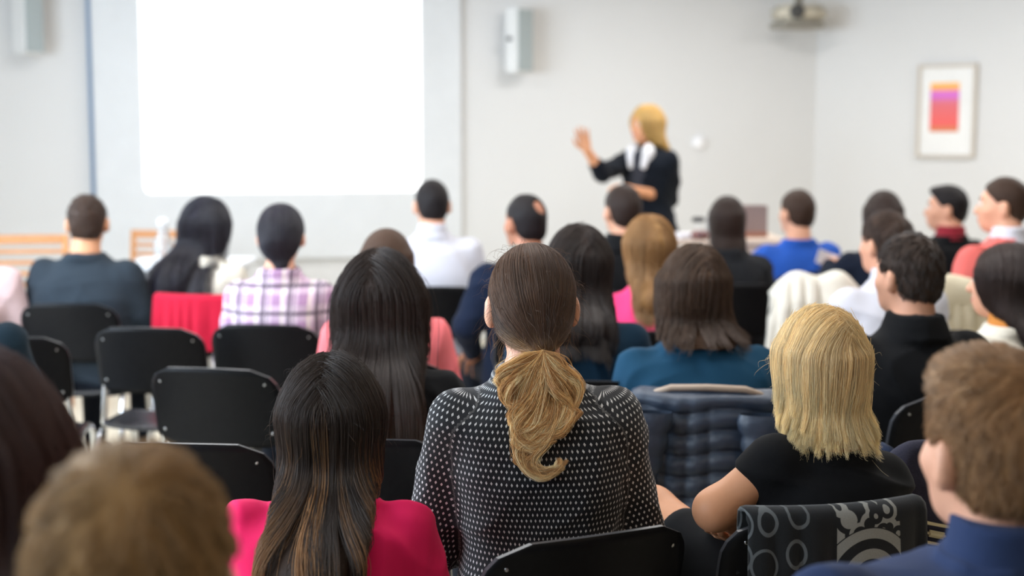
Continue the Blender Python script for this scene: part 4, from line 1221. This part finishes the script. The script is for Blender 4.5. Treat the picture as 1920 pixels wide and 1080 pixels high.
person('man with cropped hair in a slate grey jumper, left of the screen', 163, 364, 6.05, yaw=-2, hyaw=10, fwd=0.04, W=0.232, female=False, sk='warm', top=SLATE, res=0.010, wrinkle=0.005,
       hair=short_hair(H_MEN, thick=0.007, nape=-0.075, N=1500, rad=0.0006, len=0.012), chair_label='black chair under the man in the slate grey jumper')
person('woman with very long blue-black hair in a white blouse, head tilted', 388, 368, 6.20, yaw=-14, hyaw=-14, hroll=12, fwd=0.05, side=0.03, W=0.19, top=CREAM, res=0.010,
       hair=dict(style='long', mats=H_BLUEBLACK, L=0.50, thick=0.012, w=0.98, sx=-0.13, back=0.015, N=1800, rad=0.0008, tail=0.03), chair_label='black chair with a crimson jacket hung over it', chair_dx=0.10)
# ---- front rows --------------------------------------------------------------
person('dark-haired man in a pale white shirt below the corner of the screen', 809, 336, 6.70, yaw=4, hyaw=8, fwd=0.05, side=-0.01, W=0.218, female=False, top=WHITE, collar=WHITE, res=0.011,
       hair=short_hair(H_BLACK, thick=0.008, nape=-0.080), chair_label='black chair under the man in the pale white shirt')
person('dark-haired person in a black jacket seated right in front of the lecturer', 1166, 345, 6.50, yaw=8, hyaw=14, fwd=0.04, side=0.01, W=0.205, female=True, top=BLACK, neck='high', res=0.011,
       hair=short_hair(H_DKBROWN, thick=0.010, nape=-0.085), chair_label='black chair in front of the lecturer')
person('woman with a dark bob in a black jumper near the front desk', 1363, 366, 6.80, yaw=2, hyaw=2, fwd=0.05, W=0.205, top=CHAR, res=0.011,
       hair=dict(style='bob', mats=H_DKBROWN, L=0.14, thick=0.012, w=0.92), chair_label='black chair under the woman with the dark bob')
person('man in a royal blue jumper', 1494, 354, 7.35, yaw=10, hyaw=16, fwd=0.05, side=0.02, W=0.215, female=False, top=BLUE, res=0.011,
       hair=short_hair(H_MEN, thick=0.012, nape=-0.075), chair_label='black chair under the man in royal blue', arms={-1: ((-0.28, 0.16, 0.74), (-0.14, 0.36, 0.72))})
p22 = person('dark-haired woman in a dark navy top holding a paper, behind the white shirt', 1655, 356, 6.70, yaw=6, hyaw=6, fwd=0.05, W=0.215, top=fabric('ink_blue_cloth', srgb(30, 38, 56)), res=0.011,
       hair=dict(style='bob', mats=H_DKBROWN, L=0.15, thick=0.012, w=0.98), chair_label='black chair under the woman holding a paper', arms={-1: ((-0.32, 0.04, 0.76), (-0.20, 0.22, 0.86))})
person('person in profile with a red scarf and black waistcoat by the right wall', 1775, 346, 7.30, yaw=18, hyaw=52, fwd=0.04, W=0.20, female=False, top=BLACK, collar=SCARF, neck=None, res=0.011, face=True,
       hair=short_hair(H_BLACK, thick=0.011, nape=-0.070, extra=[((0, 0.045, 0.085), (0.055, 0.045, 0.028))]), chair_label='black chair under the person with the red scarf')
person('man in a salmon jumper over a white collar at the right edge', 1880, 331, 6.00, yaw=24, hyaw=44, fwd=0.06, W=0.235, female=False, top=SALMON, collar=WHITE, res=0.010, face=True,
       hair=short_hair(H_MEN, thick=0.010, nape=-0.075), chair_label='black chair under the man in salmon')
person('person cut off by the left edge in a pale pink sleeve', -55, 375, 6.0, yaw=-4, fwd=0.05, W=0.21, top=PALEPINK, res=0.011, sleeve_grow=0.02,
       hair=dict(style='long', mats=H_BROWN, L=0.24, thick=0.012), chair_label='black chair under the person in pale pink')
person('person cut off by the left edge in a dark petrol short sleeve', -84, 424, 4.2, yaw=-6, fwd=0.06, W=0.215, top=fabric('dark_petrol_jacket', srgb(34, 52, 64)), res=0.010, sleeve='short', sleeve_grow=0.016,
       hair=short_hair(H_DKBROWN, thick=0.010), chair_label='black chair under the person in the dark petrol sleeve')

# ---- the lecturer --------------------------------------------------------------
def lecturer():
    Y = 8.9; yaw = 142
    hp = at(1212, 196, Y); yw = R(yaw); fwd, side = 0.0, 0.0
    Rz = Matrix.Rotation(yw, 3, 'Z'); root = hp - Rz @ Vector((side, fwd + 0.03, 0)); root.z = 0
    L = lambda u, v, y: np.array(Rz.transposed() @ (at(u, v, y) - root))
    ar = {1: (L(1128, 326, 8.72), L(1100, 280, 8.60), L(1092, 252, 8.58) - L(1100, 280, 8.60), tuple(L(1090, 270, 8.2) - L(1090, 270, 8.6)), 0.15),
          -1: (L(1256, 372, 8.95), L(1178, 354, 8.62), L(1150, 348, 8.58) - L(1178, 354, 8.62), (0, 0, -1), 0.5)}
    pl = person('blonde lecturer in a dark blazer standing at the front with one hand raised', 1212, 196, Y, yaw=yaw, hyaw=-22, fwd=fwd, side=side, W=0.205, sk='warm', top=fabric('blazer_navy', srgb(26, 32, 42)), res=0.009, standing=True,
       arms=ar, sleeve='34', sleeve_grow=0.016, fine_hands=True, face=True, legs=fabric('lecturer_skirt', srgb(30, 34, 44)), top_name='blazer', hem=0.78,
       hair=dict(style='long', mats=H_GOLD, L=0.26, thick=0.014, w=1.08, back=-0.06, N=1800, rad=0.0008, part=0.0))
    f = pl.H
    v, fc = surf([ell((0, 0.116, pl.ht - 0.42), (0.060, 0.022, 0.16), 0.01)], 0.009); link('blouse', mesh_np('blouse', v, fc, fabric('grey_blouse', srgb(74, 76, 86))), pl.o)
    for s in (-1, 1):
        v, fc = surf([ell((s*0.055, 0.085, pl.ht - 0.285), (0.040, 0.036, 0.060), 0.02), cone((s*0.060, 0.100, pl.ht - 0.28), (s*0.046, 0.124, pl.ht - 0.365), 0.034, 0.022, 0.02)], 0.009)
        link('scarf_end', mesh_np('scarf_end', v, fc, fabric('white_scarf', srgb(232, 232, 236))), pl.o)
    return pl
lecturer()
# ------------------------------------------------------------------ empty chairs
chair_px(270, 5.00, -6, 'empty black chair, farther of the two empty chairs at the left aisle')
chair_px(385, 4.12, -12, 'empty black chair with silver screws, left of the pink-topped young woman')
chair_px(330, 3.10, -4, 'empty black chair right behind the sandy-haired head')
chair_px(8, 4.75, 6, 'black chair cut by the left edge beside the petrol sleeve')

# ------------------------------------------------------------------ clothes hung over chairs and bags
def sheet(name, fn, nu, nv, th, mat, parent=None, smooth=True):
    """a thick cloth surface from fn(s, t) -> point"""
    P = np.array([[fn(i / nu, j / nv) for i in range(nu + 1)] for j in range(nv + 1)])
    du = np.gradient(P, axis=1); dv = np.gradient(P, axis=0); N = np.cross(du, dv); N /= np.maximum(np.linalg.norm(N, axis=2), 1e-9)[..., None]
    A = P + N*th/2; B = P - N*th/2
    n = (nu + 1)*(nv + 1); v = np.concatenate([A.reshape(-1, 3), B.reshape(-1, 3)]); I = lambda i, j: j*(nu + 1) + i
    f = []
    for j in range(nv):
        for i in range(nu):
            f.append((I(i, j), I(i+1, j), I(i+1, j+1), I(i, j+1))); f.append((n+I(i, j), n+I(i, j+1), n+I(i+1, j+1), n+I(i+1, j)))
    for i in range(nu): f += [(I(i+1, 0), I(i, 0), n+I(i, 0), n+I(i+1, 0)), (I(i, nv), I(i+1, nv), n+I(i+1, nv), n+I(i, nv))]
    for j in range(nv): f += [(I(0, j), I(0, j+1), n+I(0, j+1), n+I(0, j)), (I(nu, j+1), I(nu, j), n+I(nu, j), n+I(nu, j+1))]
    return link(name, mesh_np(name, v, np.array(f), mat, smooth), parent)
def chair_of(label): return next(o for o in CH_USED if o['label'] == label)
def drape(chair_o, name, label, cat, mat, w0, w1, front, back, th, wave, top=BACK_TOP, quilt=None, lift=0.016, lean=0.06, seed=0, part='cloth', rag=0.0):
    """cloth folded over the backrest: hangs `back` behind it and `front` before it"""
    r = thing(name, label, cat, tuple(chair_o.location), chair_o.rotation_euler.z)
    tot = front + back
    def fn(s, t):
        x = (2*s - 1); fs = front * (1 + rag*math.sin(3.1*x + seed)); bs = back * (1 + rag*math.sin(4.3*x + 2*seed)); d = t * (fs + bs) - fs                      # d < 0 in front of the back, > 0 behind
        ww = w0 + (w1 - w0) * max(0, d) / max(back, 1e-3)
        ad = abs(d); sg = 1 if d < 0 else -1
        arc = 0.030
        wav = wave * math.sin(7*x + seed + 2*math.sin(3*x + seed)) * min(1, ad / 0.12)
        curve = 0.045 * min((x*ww/0.205)**2, 1.4)
        droop = 0.05 * max(0, abs(x*ww) - 0.17) / 0.1
        if ad < arc: z = top + lift - arc * (1 - math.cos(ad/arc*PI/2)) * 0.6 - droop; y = -0.228 + curve + sg * 0.024 * math.sin(ad/arc*PI/2)
        else:
            z = top + lift - arc*0.6 - (ad - arc) - droop; y = -0.228 + curve + sg * 0.024 + (0.02 if sg > 0 else -lean*0.25) * (ad - arc)
            if sg < 0: y -= 0.0
        z += rag * 0.09 * (math.sin(2.4*x + seed) + 0.6*math.sin(6.1*x + 3*seed)) + rag * 0.02
        y += -abs(wav) if sg < 0 else abs(wav)*0.3
        if quilt and ad > 0.02:
            q = abs(math.sin(PI * (ad + 0.01*math.sin(5*x)) / quilt)); y += -0.020 * q * (1 if sg < 0 else -0.3)
        return (x * ww, y, z)
    sheet(part, fn, 44, 70 if quilt else 44, th, mat, r)
    return r
puff_m = NT('navy_nylon'); co = puff_m.coord()
puff_m.set(puff_m.mix(puff_m.noise(co, 30, 4), srgb(40, 50, 66), srgb(62, 74, 92)), 0.42, 0, 0.5); puff_m.bump(puff_m.noise(co, 60, 4), 0.35, 0.006)
pj = drape(chair_of('black chair with a padded jacket hung over its back'), 'puffer_jacket', 'navy quilted padded jacket hanging over a chair back', 'jacket', puff_m.m, 0.19, 0.24, 0.20, 0.44, 0.016, 0.010, quilt=0.055, seed=1.0, part='quilted_shell')
for s, ang in ((-1, 0.16), (1, 0.10)):          # sleeves hanging down behind
    P = []
    T = np.linspace(0, 1, 40); a = np.linspace(0, 2*PI, 19)[:-1]
    v = []
    for t in T:
        rr = (0.052 - 0.016*t) * (1 + 0.16*abs(math.sin(PI*t*0.42/0.055)) - 0.08)
        c = np.array([s*(0.12 + ang*t*0.5 + 0.02), -0.300 - 0.012*math.sin(t*3), 0.79 - 0.42*t])
        for q in a: v.append(c + [rr*1.15*math.cos(q), rr*0.55*math.sin(q), 0])
    m_ = len(a); f = [(j*m_ + i, j*m_ + (i+1) % m_, (j+1)*m_ + (i+1) % m_, (j+1)*m_ + i) for j in range(len(T)-1) for i in range(m_)]
    link('sleeve', mesh_np('sleeve', np.array(v), np.array(f), puff_m.m), pj)
bm_obj('collar_trim', tube(bmesh.new(), [(-0.17, -0.215, 0.812), (-0.09, -0.235, 0.842), (0.0, -0.242, 0.846), (0.10, -0.235, 0.842), (0.17, -0.215, 0.815)], 0.009), plain('tan_lining', srgb(176, 156, 138), 0.7), pj)

# patterned shawl on the blonde woman's chair
def shawl_mat():
    t = NT('shawl_print'); tc = t.n('ShaderNodeTexCoord'); sp = t.n('ShaderNodeSeparateXYZ'); t.l(tc.outputs['Object'], sp.inputs[0])
    vo = t.n('ShaderNodeTexVoronoi'); vo.inputs['Scale'].default_value = 19
    mp = t.coord((1.0, 0.0, 0.72)); t.l(mp, vo.inputs['Vector']); vo.inputs['Randomness'].default_value = 0.35
    line = t.math('LESS_THAN', t.math('ABSOLUTE', t.math('SUBTRACT', vo.outputs['Distance'], 0.44)), 0.035)
    nz = t.noise(t.coord(), 600, 2)
    leaf = t.mix(line, t.mix(nz, srgb(20, 22, 24), srgb(34, 36, 38)), srgb(92, 96, 98))
    X, Z = sp.outputs[0], sp.outputs[2]
    # right panel: grey rings on black
    dx = t.math('SUBTRACT', X, 0.045); dz = t.math('SUBTRACT', Z, 0.705)
    rr = t.math('SQRT', t.math('ADD', t.math('MULTIPLY', dx, dx), t.math('MULTIPLY', dz, dz)))
    ring = t.math('GREATER_THAN', t.math('SINE', t.math('MULTIPLY', rr, 2*PI/0.036)), 0.0)
    vo2 = t.n('ShaderNodeTexVoronoi'); vo2.inputs['Scale'].default_value = 26; t.l(t.coord((1, 0, 1)), vo2.inputs['Vector'])
    sp2 = t.math('GREATER_THAN', t.math('SINE', t.math('MULTIPLY', vo2.outputs['Distance'], 16)), 0.1)
    inr = t.math('LESS_THAN', rr, 0.092)
    pat = t.math('ADD', t.math('MULTIPLY', ring, inr), t.math('MULTIPLY', sp2, t.math('SUBTRACT', 1.0, inr)))
    band = t.mix(pat, srgb(30, 31, 33), t.mix(nz, srgb(126, 126, 122), srgb(160, 160, 154)))
    inb = t.math('MULTIPLY', t.math('GREATER_THAN', X, -0.02), t.math('LESS_THAN', X, 0.108))
    plain_r = t.math('GREATER_THAN', X, 0.108); plain_l = t.math('LESS_THAN', t.math('ABSOLUTE', t.math('SUBTRACT', X, -0.045)), 0.025)
    c = t.mix(inb, leaf, band)
    c = t.mix(t.math('MAXIMUM', plain_r, plain_l), c, srgb(30, 31, 33))
    t.set(c, 0.9, 0, 0.2); t.b.inputs['Sheen Weight'].default_value = 0.15; t.bump(nz, 0.3, 0.002)
    return t.m
drape(pb.chair, 'patterned_shawl', 'black shawl with grey leaf and ring print over the blonde woman\'s chair', 'shawl', shawl_mat(), 0.175, 0.170, 0.14, 0.44, 0.008, 0.014, seed=2.2)
drape(chair_of('black chair with a crimson jacket hung over it'), 'crimson_jacket', 'crimson jacket hung over a chair behind the very long-haired woman', 'jacket', REDC, 0.16, 0.17, 0.05, 0.24, 0.012, 0.014, seed=0.4)

def lump(name, label, cat, p, prims, mat, res=0.008, amp=0.006, rotz=0, part=None):
    v, f = surf(prims, res); v = smooth_v(v, f, 1)
    v = v + vnormals(v, f) * (amp * folds(v, int(abs(p.x*1000)) + 7, 34))[:, None]
    o = link(name, mesh_np(name, v, f, mat), None, tuple(p), rotz)
    return tag(o, label, cat)
# white coat thrown over a chair in the middle right, cream coat on the chair before the salmon jumper
cw = chair_px(1535, 6.05, 6, 'black chair heaped with a white coat, behind the blonde hair')
drape(cw, 'white_coat', 'crumpled white coat thrown over a chair behind the blonde woman', 'coat', fabric('white_padded_cloth', srgb(236, 232, 220), 0.08), 0.20, 0.24, 0.30, 0.34, 0.028, 0.045, seed=1.7, lift=0.045, rag=0.38, part='coat_cloth')
cc = chair_px(1772, 5.50, 16, 'black chair under the cream coat, in front of the salmon jumper')
ccoat = drape(cc, 'cream_coat', 'cream coat bundled over a chair back beside the salmon jumper', 'coat', fabric('cream_wool', srgb(232, 222, 196), 0.08), 0.17, 0.20, 0.22, 0.42, 0.035, 0.040, seed=0.3, lift=0.045, rag=0.3, part='coat_cloth')
v, f = surf([ell((0.0, -0.225, 0.885), (0.135, 0.06, 0.075), 0.05), ell((-0.06, -0.24, 0.84), (0.08, 0.06, 0.06), 0.05), ell((0.08, -0.22, 0.85), (0.09, 0.055, 0.06), 0.05)], 0.010)
v = v + vnormals(v, f) * (0.012*folds(v, 77, 26))[:, None]
link('hood', mesh_np('hood', v, f, _mc['cream_wool']), ccoat)
# striped sailor bag on the seat to the right of the blonde woman
def stripe_mat():
    t = NT('navy_bag_stripes'); tc = t.n('ShaderNodeTexCoord'); sp = t.n('ShaderNodeSeparateXYZ'); t.l(tc.outputs['Object'], sp.inputs[0])
    nz = t.noise(t.coord(), 300, 2)
    zt_ = t.math('ADD', sp.outputs[2], t.math('MULTIPLY', sp.outputs[0], 0.25))
    s1 = t.math('LESS_THAN', t.math('ABSOLUTE', t.math('SUBTRACT', zt_, 0.695)), 0.0035)
    s2 = t.math('LESS_THAN', t.math('ABSOLUTE', t.math('SUBTRACT', zt_, 0.653)), 0.0035)
    c = t.mix(t.math('MAXIMUM', s1, s2), t.mix(nz, srgb(36, 36, 50), srgb(54, 54, 70)), srgb(226, 214, 178))
    t.set(c, 0.85, 0, 0.2); t.bump(nz, 0.3, 0.002)
    return t.m
c3 = chair_px(1712, 3.00, 10, 'black chair right of the blonde woman with a striped bag hung on it')
bag = thing('shoulder_bag', 'navy cloth bag with two cream stripes hung on the chair right of the blonde woman', 'bag', tuple(c3.location), R(10))
v, f = surf([ell((0, -0.305, 0.64), (0.135, 0.052, 0.15), 0.04), ell((-0.01, -0.295, 0.76), (0.10, 0.045, 0.10), 0.05), ell((0, -0.31, 0.56), (0.15, 0.055, 0.08), 0.04)], 0.008)
v = v + vnormals(v, f) * (0.006*folds(v, 31, 22))[:, None]
link('bag_body', mesh_np('bag_body', v, f, stripe_mat()), bag)
bm = box(-0.022, 0.022, -0.372, -0.355, 0.667, 0.681, 0.005); bmesh.ops.rotate(bm, cent=(0, -0.36, 0.674), matrix=Matrix.Rotation(R(14), 3, 'Y'), verts=bm.verts)
bm_obj('toggle', bm, plain('cream_toggle', srgb(214, 204, 170), 0.5), bag)
bm_obj('strap', tube(bmesh.new(), [(-0.06, -0.30, 0.80), (-0.06, -0.262, 0.83), (-0.06, -0.225, 0.832), (-0.06, -0.19, 0.80), (-0.05, -0.17, 0.66), (0.05, -0.17, 0.66), (0.06, -0.19, 0.80), (0.06, -0.225, 0.832), (0.06, -0.262, 0.83), (0.06, -0.30, 0.80)], 0.010, 8), NAVY, bag)

# notebook on the lap of the dotted jacket, phone / paper of the woman in ink blue
nb = thing('spiral_notebook', 'white spiral notebook beside the left elbow of the dotted jacket', 'notebook', tuple(at(838, 1028, 2.98)), R(20))
bm_obj('page_block', box(-0.075, 0.075, -0.10, 0.10, -0.008, 0.004, 0.001), plain('paper_white', (0.82, 0.82, 0.80), 0.8), nb)
bm_obj('cover', box(-0.077, 0.077, -0.102, 0.102, -0.011, -0.008), plain('notebook_card', srgb(60, 70, 90), 0.6), nb)
for i in range(14):
    a = bm_obj('ring', tube(bmesh.new(), [(-0.066 + 0.0101*i, -0.099 + 0.007*math.cos(q), -0.003 + 0.008*math.sin(q)) for q in np.linspace(0.3, 2*PI - 0.3, 9)], 0.0011, 5), dkm, nb)
q = p22.root + p22.Rz @ Vector((-0.175, 0.285, 0.885))
pa = thing('paper_sheet', 'folded white paper held up by the woman in the dark navy top', 'paper', tuple(q), R(14))
PAP = plain('paper_white2', (0.84, 0.82, 0.86), 0.8)
for s, a in ((-1, 12), (1, -14)):
    bm = box(0, 0.085, -0.0012, 0.0012, -0.035, 0.035); bmesh.ops.scale(bm, vec=(s, 1, 1), verts=bm.verts); bmesh.ops.recalc_face_normals(bm, faces=bm.faces)
    bmesh.ops.rotate(bm, matrix=Matrix.Rotation(R(a), 3, 'Z') @ Matrix.Rotation(R(20), 3, 'Y'), verts=bm.verts); bm_obj('leaf', bm, PAP, pa)

# ------------------------------------------------------------------ the front of the room, left: slatted wooden chairs and a table
wood = NT('warm_beech'); co = wood.coord((2, 2, 16)); wood.set(wood.mix(wood.noise(co, 6, 5), srgb(186, 122, 72), srgb(214, 156, 102)), 0.42); WOOD = wood.m
def slat_chair(u, v_top, Y, yaw, label):
    p = at(u, v_top, Y); H = p.z
    o = thing('wooden_chair', label, 'chair', (p.x, p.y, 0), R(yaw), 'slatted wooden chairs at the front')
    for s in (-1, 1):
        bm_obj('rear_post', tube(bmesh.new(), [(s*0.225, 0.28, 0.0), (s*0.225, 0.24, 0.45), (s*0.225, 0.30, H)], 0.018, 8), WOOD, o)
        bm_obj('leg', tube(bmesh.new(), [(s*0.225, -0.20, 0.0), (s*0.225, -0.19, 0.63)], 0.018, 8), WOOD, o)
        bm_obj('arm_rest', box(s*0.225 - 0.025, s*0.225 + 0.025, -0.23, 0.26, 0.62, 0.645, 0.006), WOOD, o)
    bm_obj('top_rail', box(-0.235, 0.235, 0.285, 0.31, H - 0.05, H, 0.005), WOOD, o)
    n = 7; z0 = 0.50
    for i in range(n):
        z = z0 + (H - 0.09 - z0) * i / (n - 1); y = 0.24 + 0.06 * (z - 0.45) / (H - 0.45)
        bm_obj('back_slat', box(-0.215, 0.215, y - 0.008, y + 0.008, z - 0.012, z + 0.012, 0.003), WOOD, o)
    for i in range(7): bm_obj('seat_slat', box(-0.22, 0.22, -0.20 + 0.065*i, -0.20 + 0.065*i + 0.045, 0.435, 0.455, 0.003), WOOD, o)
    bm_obj('seat_rail', box(-0.21, 0.21, -0.205, -0.185, 0.39, 0.435), WOOD, o)
    return o
slat_chair(22, 448, 7.45, 8, 'wooden slatted armchair at the far left of the front')
slat_chair(285, 438, 8.35, -6, 'smaller-looking wooden slatted armchair below the left end of the screen')
CLOTH = plain('white_table_laminate', (0.80, 0.83, 0.88), 0.35)
def table(name, label, x0, x1, y, depth, h, rz=0, mat=None):
    o = thing(name, label, 'table', ((x0 + x1)/2, y, 0), rz); w2 = (x1 - x0)/2
    bm_obj('table_top', box(-w2, w2, -depth/2, depth/2, h - 0.03, h, 0.006), mat or CLOTH, o)
    for sx in (-1, 1):
        for sy in (-1, 1): bm_obj('leg', tube(bmesh.new(), [(sx*(w2 - 0.06), sy*(depth/2 - 0.06), h - 0.03), (sx*(w2 - 0.05), sy*(depth/2 - 0.05), 0)], 0.02, 10), white_metal, o)
    bm_obj('modesty_panel', box(-w2 + 0.06, w2 - 0.06, -depth/2 + 0.04, -depth/2 + 0.055, 0.25, h - 0.03), mat or CLOTH, o)
    return o
ta, tb = at(238, 492, 7.4), at(330, 492, 7.4)
tl = table('front_table', 'pale bluish table at the front left, under the glass carafe', ta.x, ta.x + 0.62, 7.5, 0.5, ta.z)
GL = NT('clear_glass'); GL.set((0.95, 0.97, 1.0), 0.05); GL.b.inputs['Transmission Weight'].default_value = 0.75; GL.b.inputs['IOR'].default_value = 1.45
cp = at(307, 480, 7.45)
ca = thing('water_carafe', 'glass water carafe catching the light on the front left table', 'carafe', (cp.x, cp.y, ta.z))
bm_obj('glass_body', lathe(bmesh.new(), [(0.042, 0.0), (0.048, 0.01), (0.048, 0.10), (0.030, 0.14), (0.026, 0.17), (0.032, 0.19)], 24), GL.m, ca)
bm_obj('stopper', lathe(bmesh.new(), [(0.024, 0.188), (0.030, 0.20), (0.026, 0.225), (0.01, 0.23)], 18), plain('white_stopper', (0.9, 0.92, 0.95), 0.2), ca)
# white bag and olive bin by the left wooden chair
wp = at(62, 585, 6.2); wp.z = 0
lump('white_paper_bag', 'crumpled white bag beside the left wooden chair', 'bag', Vector((wp.x, wp.y, 0)), [cone((0, 0, 0.10), (0, 0, 0.62), 0.09, 0.085, 0.02), ell((0.01, 0, 0.74), (0.11, 0.08, 0.07), 0.06), half((0, 0, -1), (0, 0, 0.004), (-.3, -.3, -.1), (.3, .3, .2), 0.005)], fabric('white_bag_paper', srgb(236, 234, 232), 0.05), 0.010, 0.015)
op = at(38, 610, 5.75)
ob = thing('olive_bin', 'small olive bin in front of the white bag at the left edge', 'bin', (op.x, op.y, 0))
bm = bmesh.new(); lathe(bm, [(0.075, 0.0), (0.10, 0.55), (0.105, 0.56), (0.098, 0.565), (0.072, 0.03)], 24); bm_obj('bin_body', bm, plain('olive_plastic', srgb(122, 116, 92), 0.6), ob)
bm_obj('rim', lathe(bmesh.new(), [(0.101, 0.553), (0.109, 0.556), (0.109, 0.568), (0.099, 0.570)], 24), plain('dark_olive', srgb(70, 66, 52), 0.6), ob)

# front right: the lecturer's desk and what lies on it
da, db = at(1262, 446, 8.0), at(1452, 446, 8.0)
dk = table('lecturer_desk', 'pale desk crowded with papers at the front right', da.x, db.x + 0.05, 8.15, 0.6, da.z, 0, plain('pale_beech_top', srgb(226, 206, 188), 0.4))
zt = da.z
def on_desk(u, y): q = at(u, 440, y); return Vector((q.x, y, zt))
q = on_desk(1412, 8.1); bo = thing('brown_box', 'upright brown cardboard box on the front right desk', 'box', tuple(q), R(4))
BR = plain('brown_card', srgb(142, 122, 118), 0.7)
bm_obj('box_body', box(-0.068, 0.068, -0.06, 0.06, 0, 0.175, 0.004), BR, bo); bm_obj('base_band', box(-0.070, 0.070, -0.062, 0.062, 0.0, 0.035, 0.003), plain('rust_card', srgb(158, 108, 90), 0.7), bo)
for sx in (-1, 1): bm_obj('flap', box(-0.066, 0.066, sx*0.03 - 0.029, sx*0.03 + 0.029, 0.175, 0.179, 0.001), BR, bo)
q = on_desk(1300, 7.98); ps = thing('paper_stack', 'low stack of white papers on the front right desk', 'papers', tuple(q), R(8))
for i in range(5):
    bm = box(-0.10, 0.10, -0.07, 0.07, 0.006*i, 0.006*i + 0.0055); bmesh.ops.rotate(bm, matrix=Matrix.Rotation(R([0, 4, -3, 6, -5][i]), 3, 'Z'), verts=bm.verts); bm_obj('sheaf', bm, PAP, ps)
q = on_desk(1308, 8.16); lap = thing('document_camera', 'dark small device standing among the desk papers', 'device', tuple(q))
bm_obj('base', box(-0.04, 0.04, -0.03, 0.03, 0, 0.02, 0.004), white_metal, lap); bm_obj('arm', tube(bmesh.new(), [(0, 0, 0.02), (0.005, 0, 0.085)], 0.008, 8), white_metal, lap); bm_obj('head', box(-0.035, 0.04, -0.02, 0.02, 0.08, 0.108, 0.008), dkm, lap)
q = on_desk(1337, 7.95); cu = thing('water_glass', 'pale blue glass on the desk left of the dark bob', 'glass', tuple(q))
bm_obj('bowl', lathe(bmesh.new(), [(0.030, 0), (0.033, 0.003), (0.040, 0.12), (0.037, 0.12), (0.030, 0.008)], 22), GL.m, cu); bm_obj('water', lathe(bmesh.new(), [(0.0285, 0.009), (0.034, 0.08)], 22), plain('bluish_water', (0.75, 0.84, 0.95), 0.1), cu)
q = on_desk(1312, 7.88); fo = thing('brown_purse', 'small reddish brown purse on the near edge of the desk', 'purse', tuple(q), R(6))
bm_obj('pouch', box(-0.05, 0.05, -0.02, 0.02, 0, 0.05, 0.012), plain('reddish_leather', srgb(140, 96, 92), 0.5), fo, smooth=True); bm_obj('clasp', box(-0.012, 0.012, -0.023, -0.018, 0.03, 0.042, 0.002), SCREW, fo)
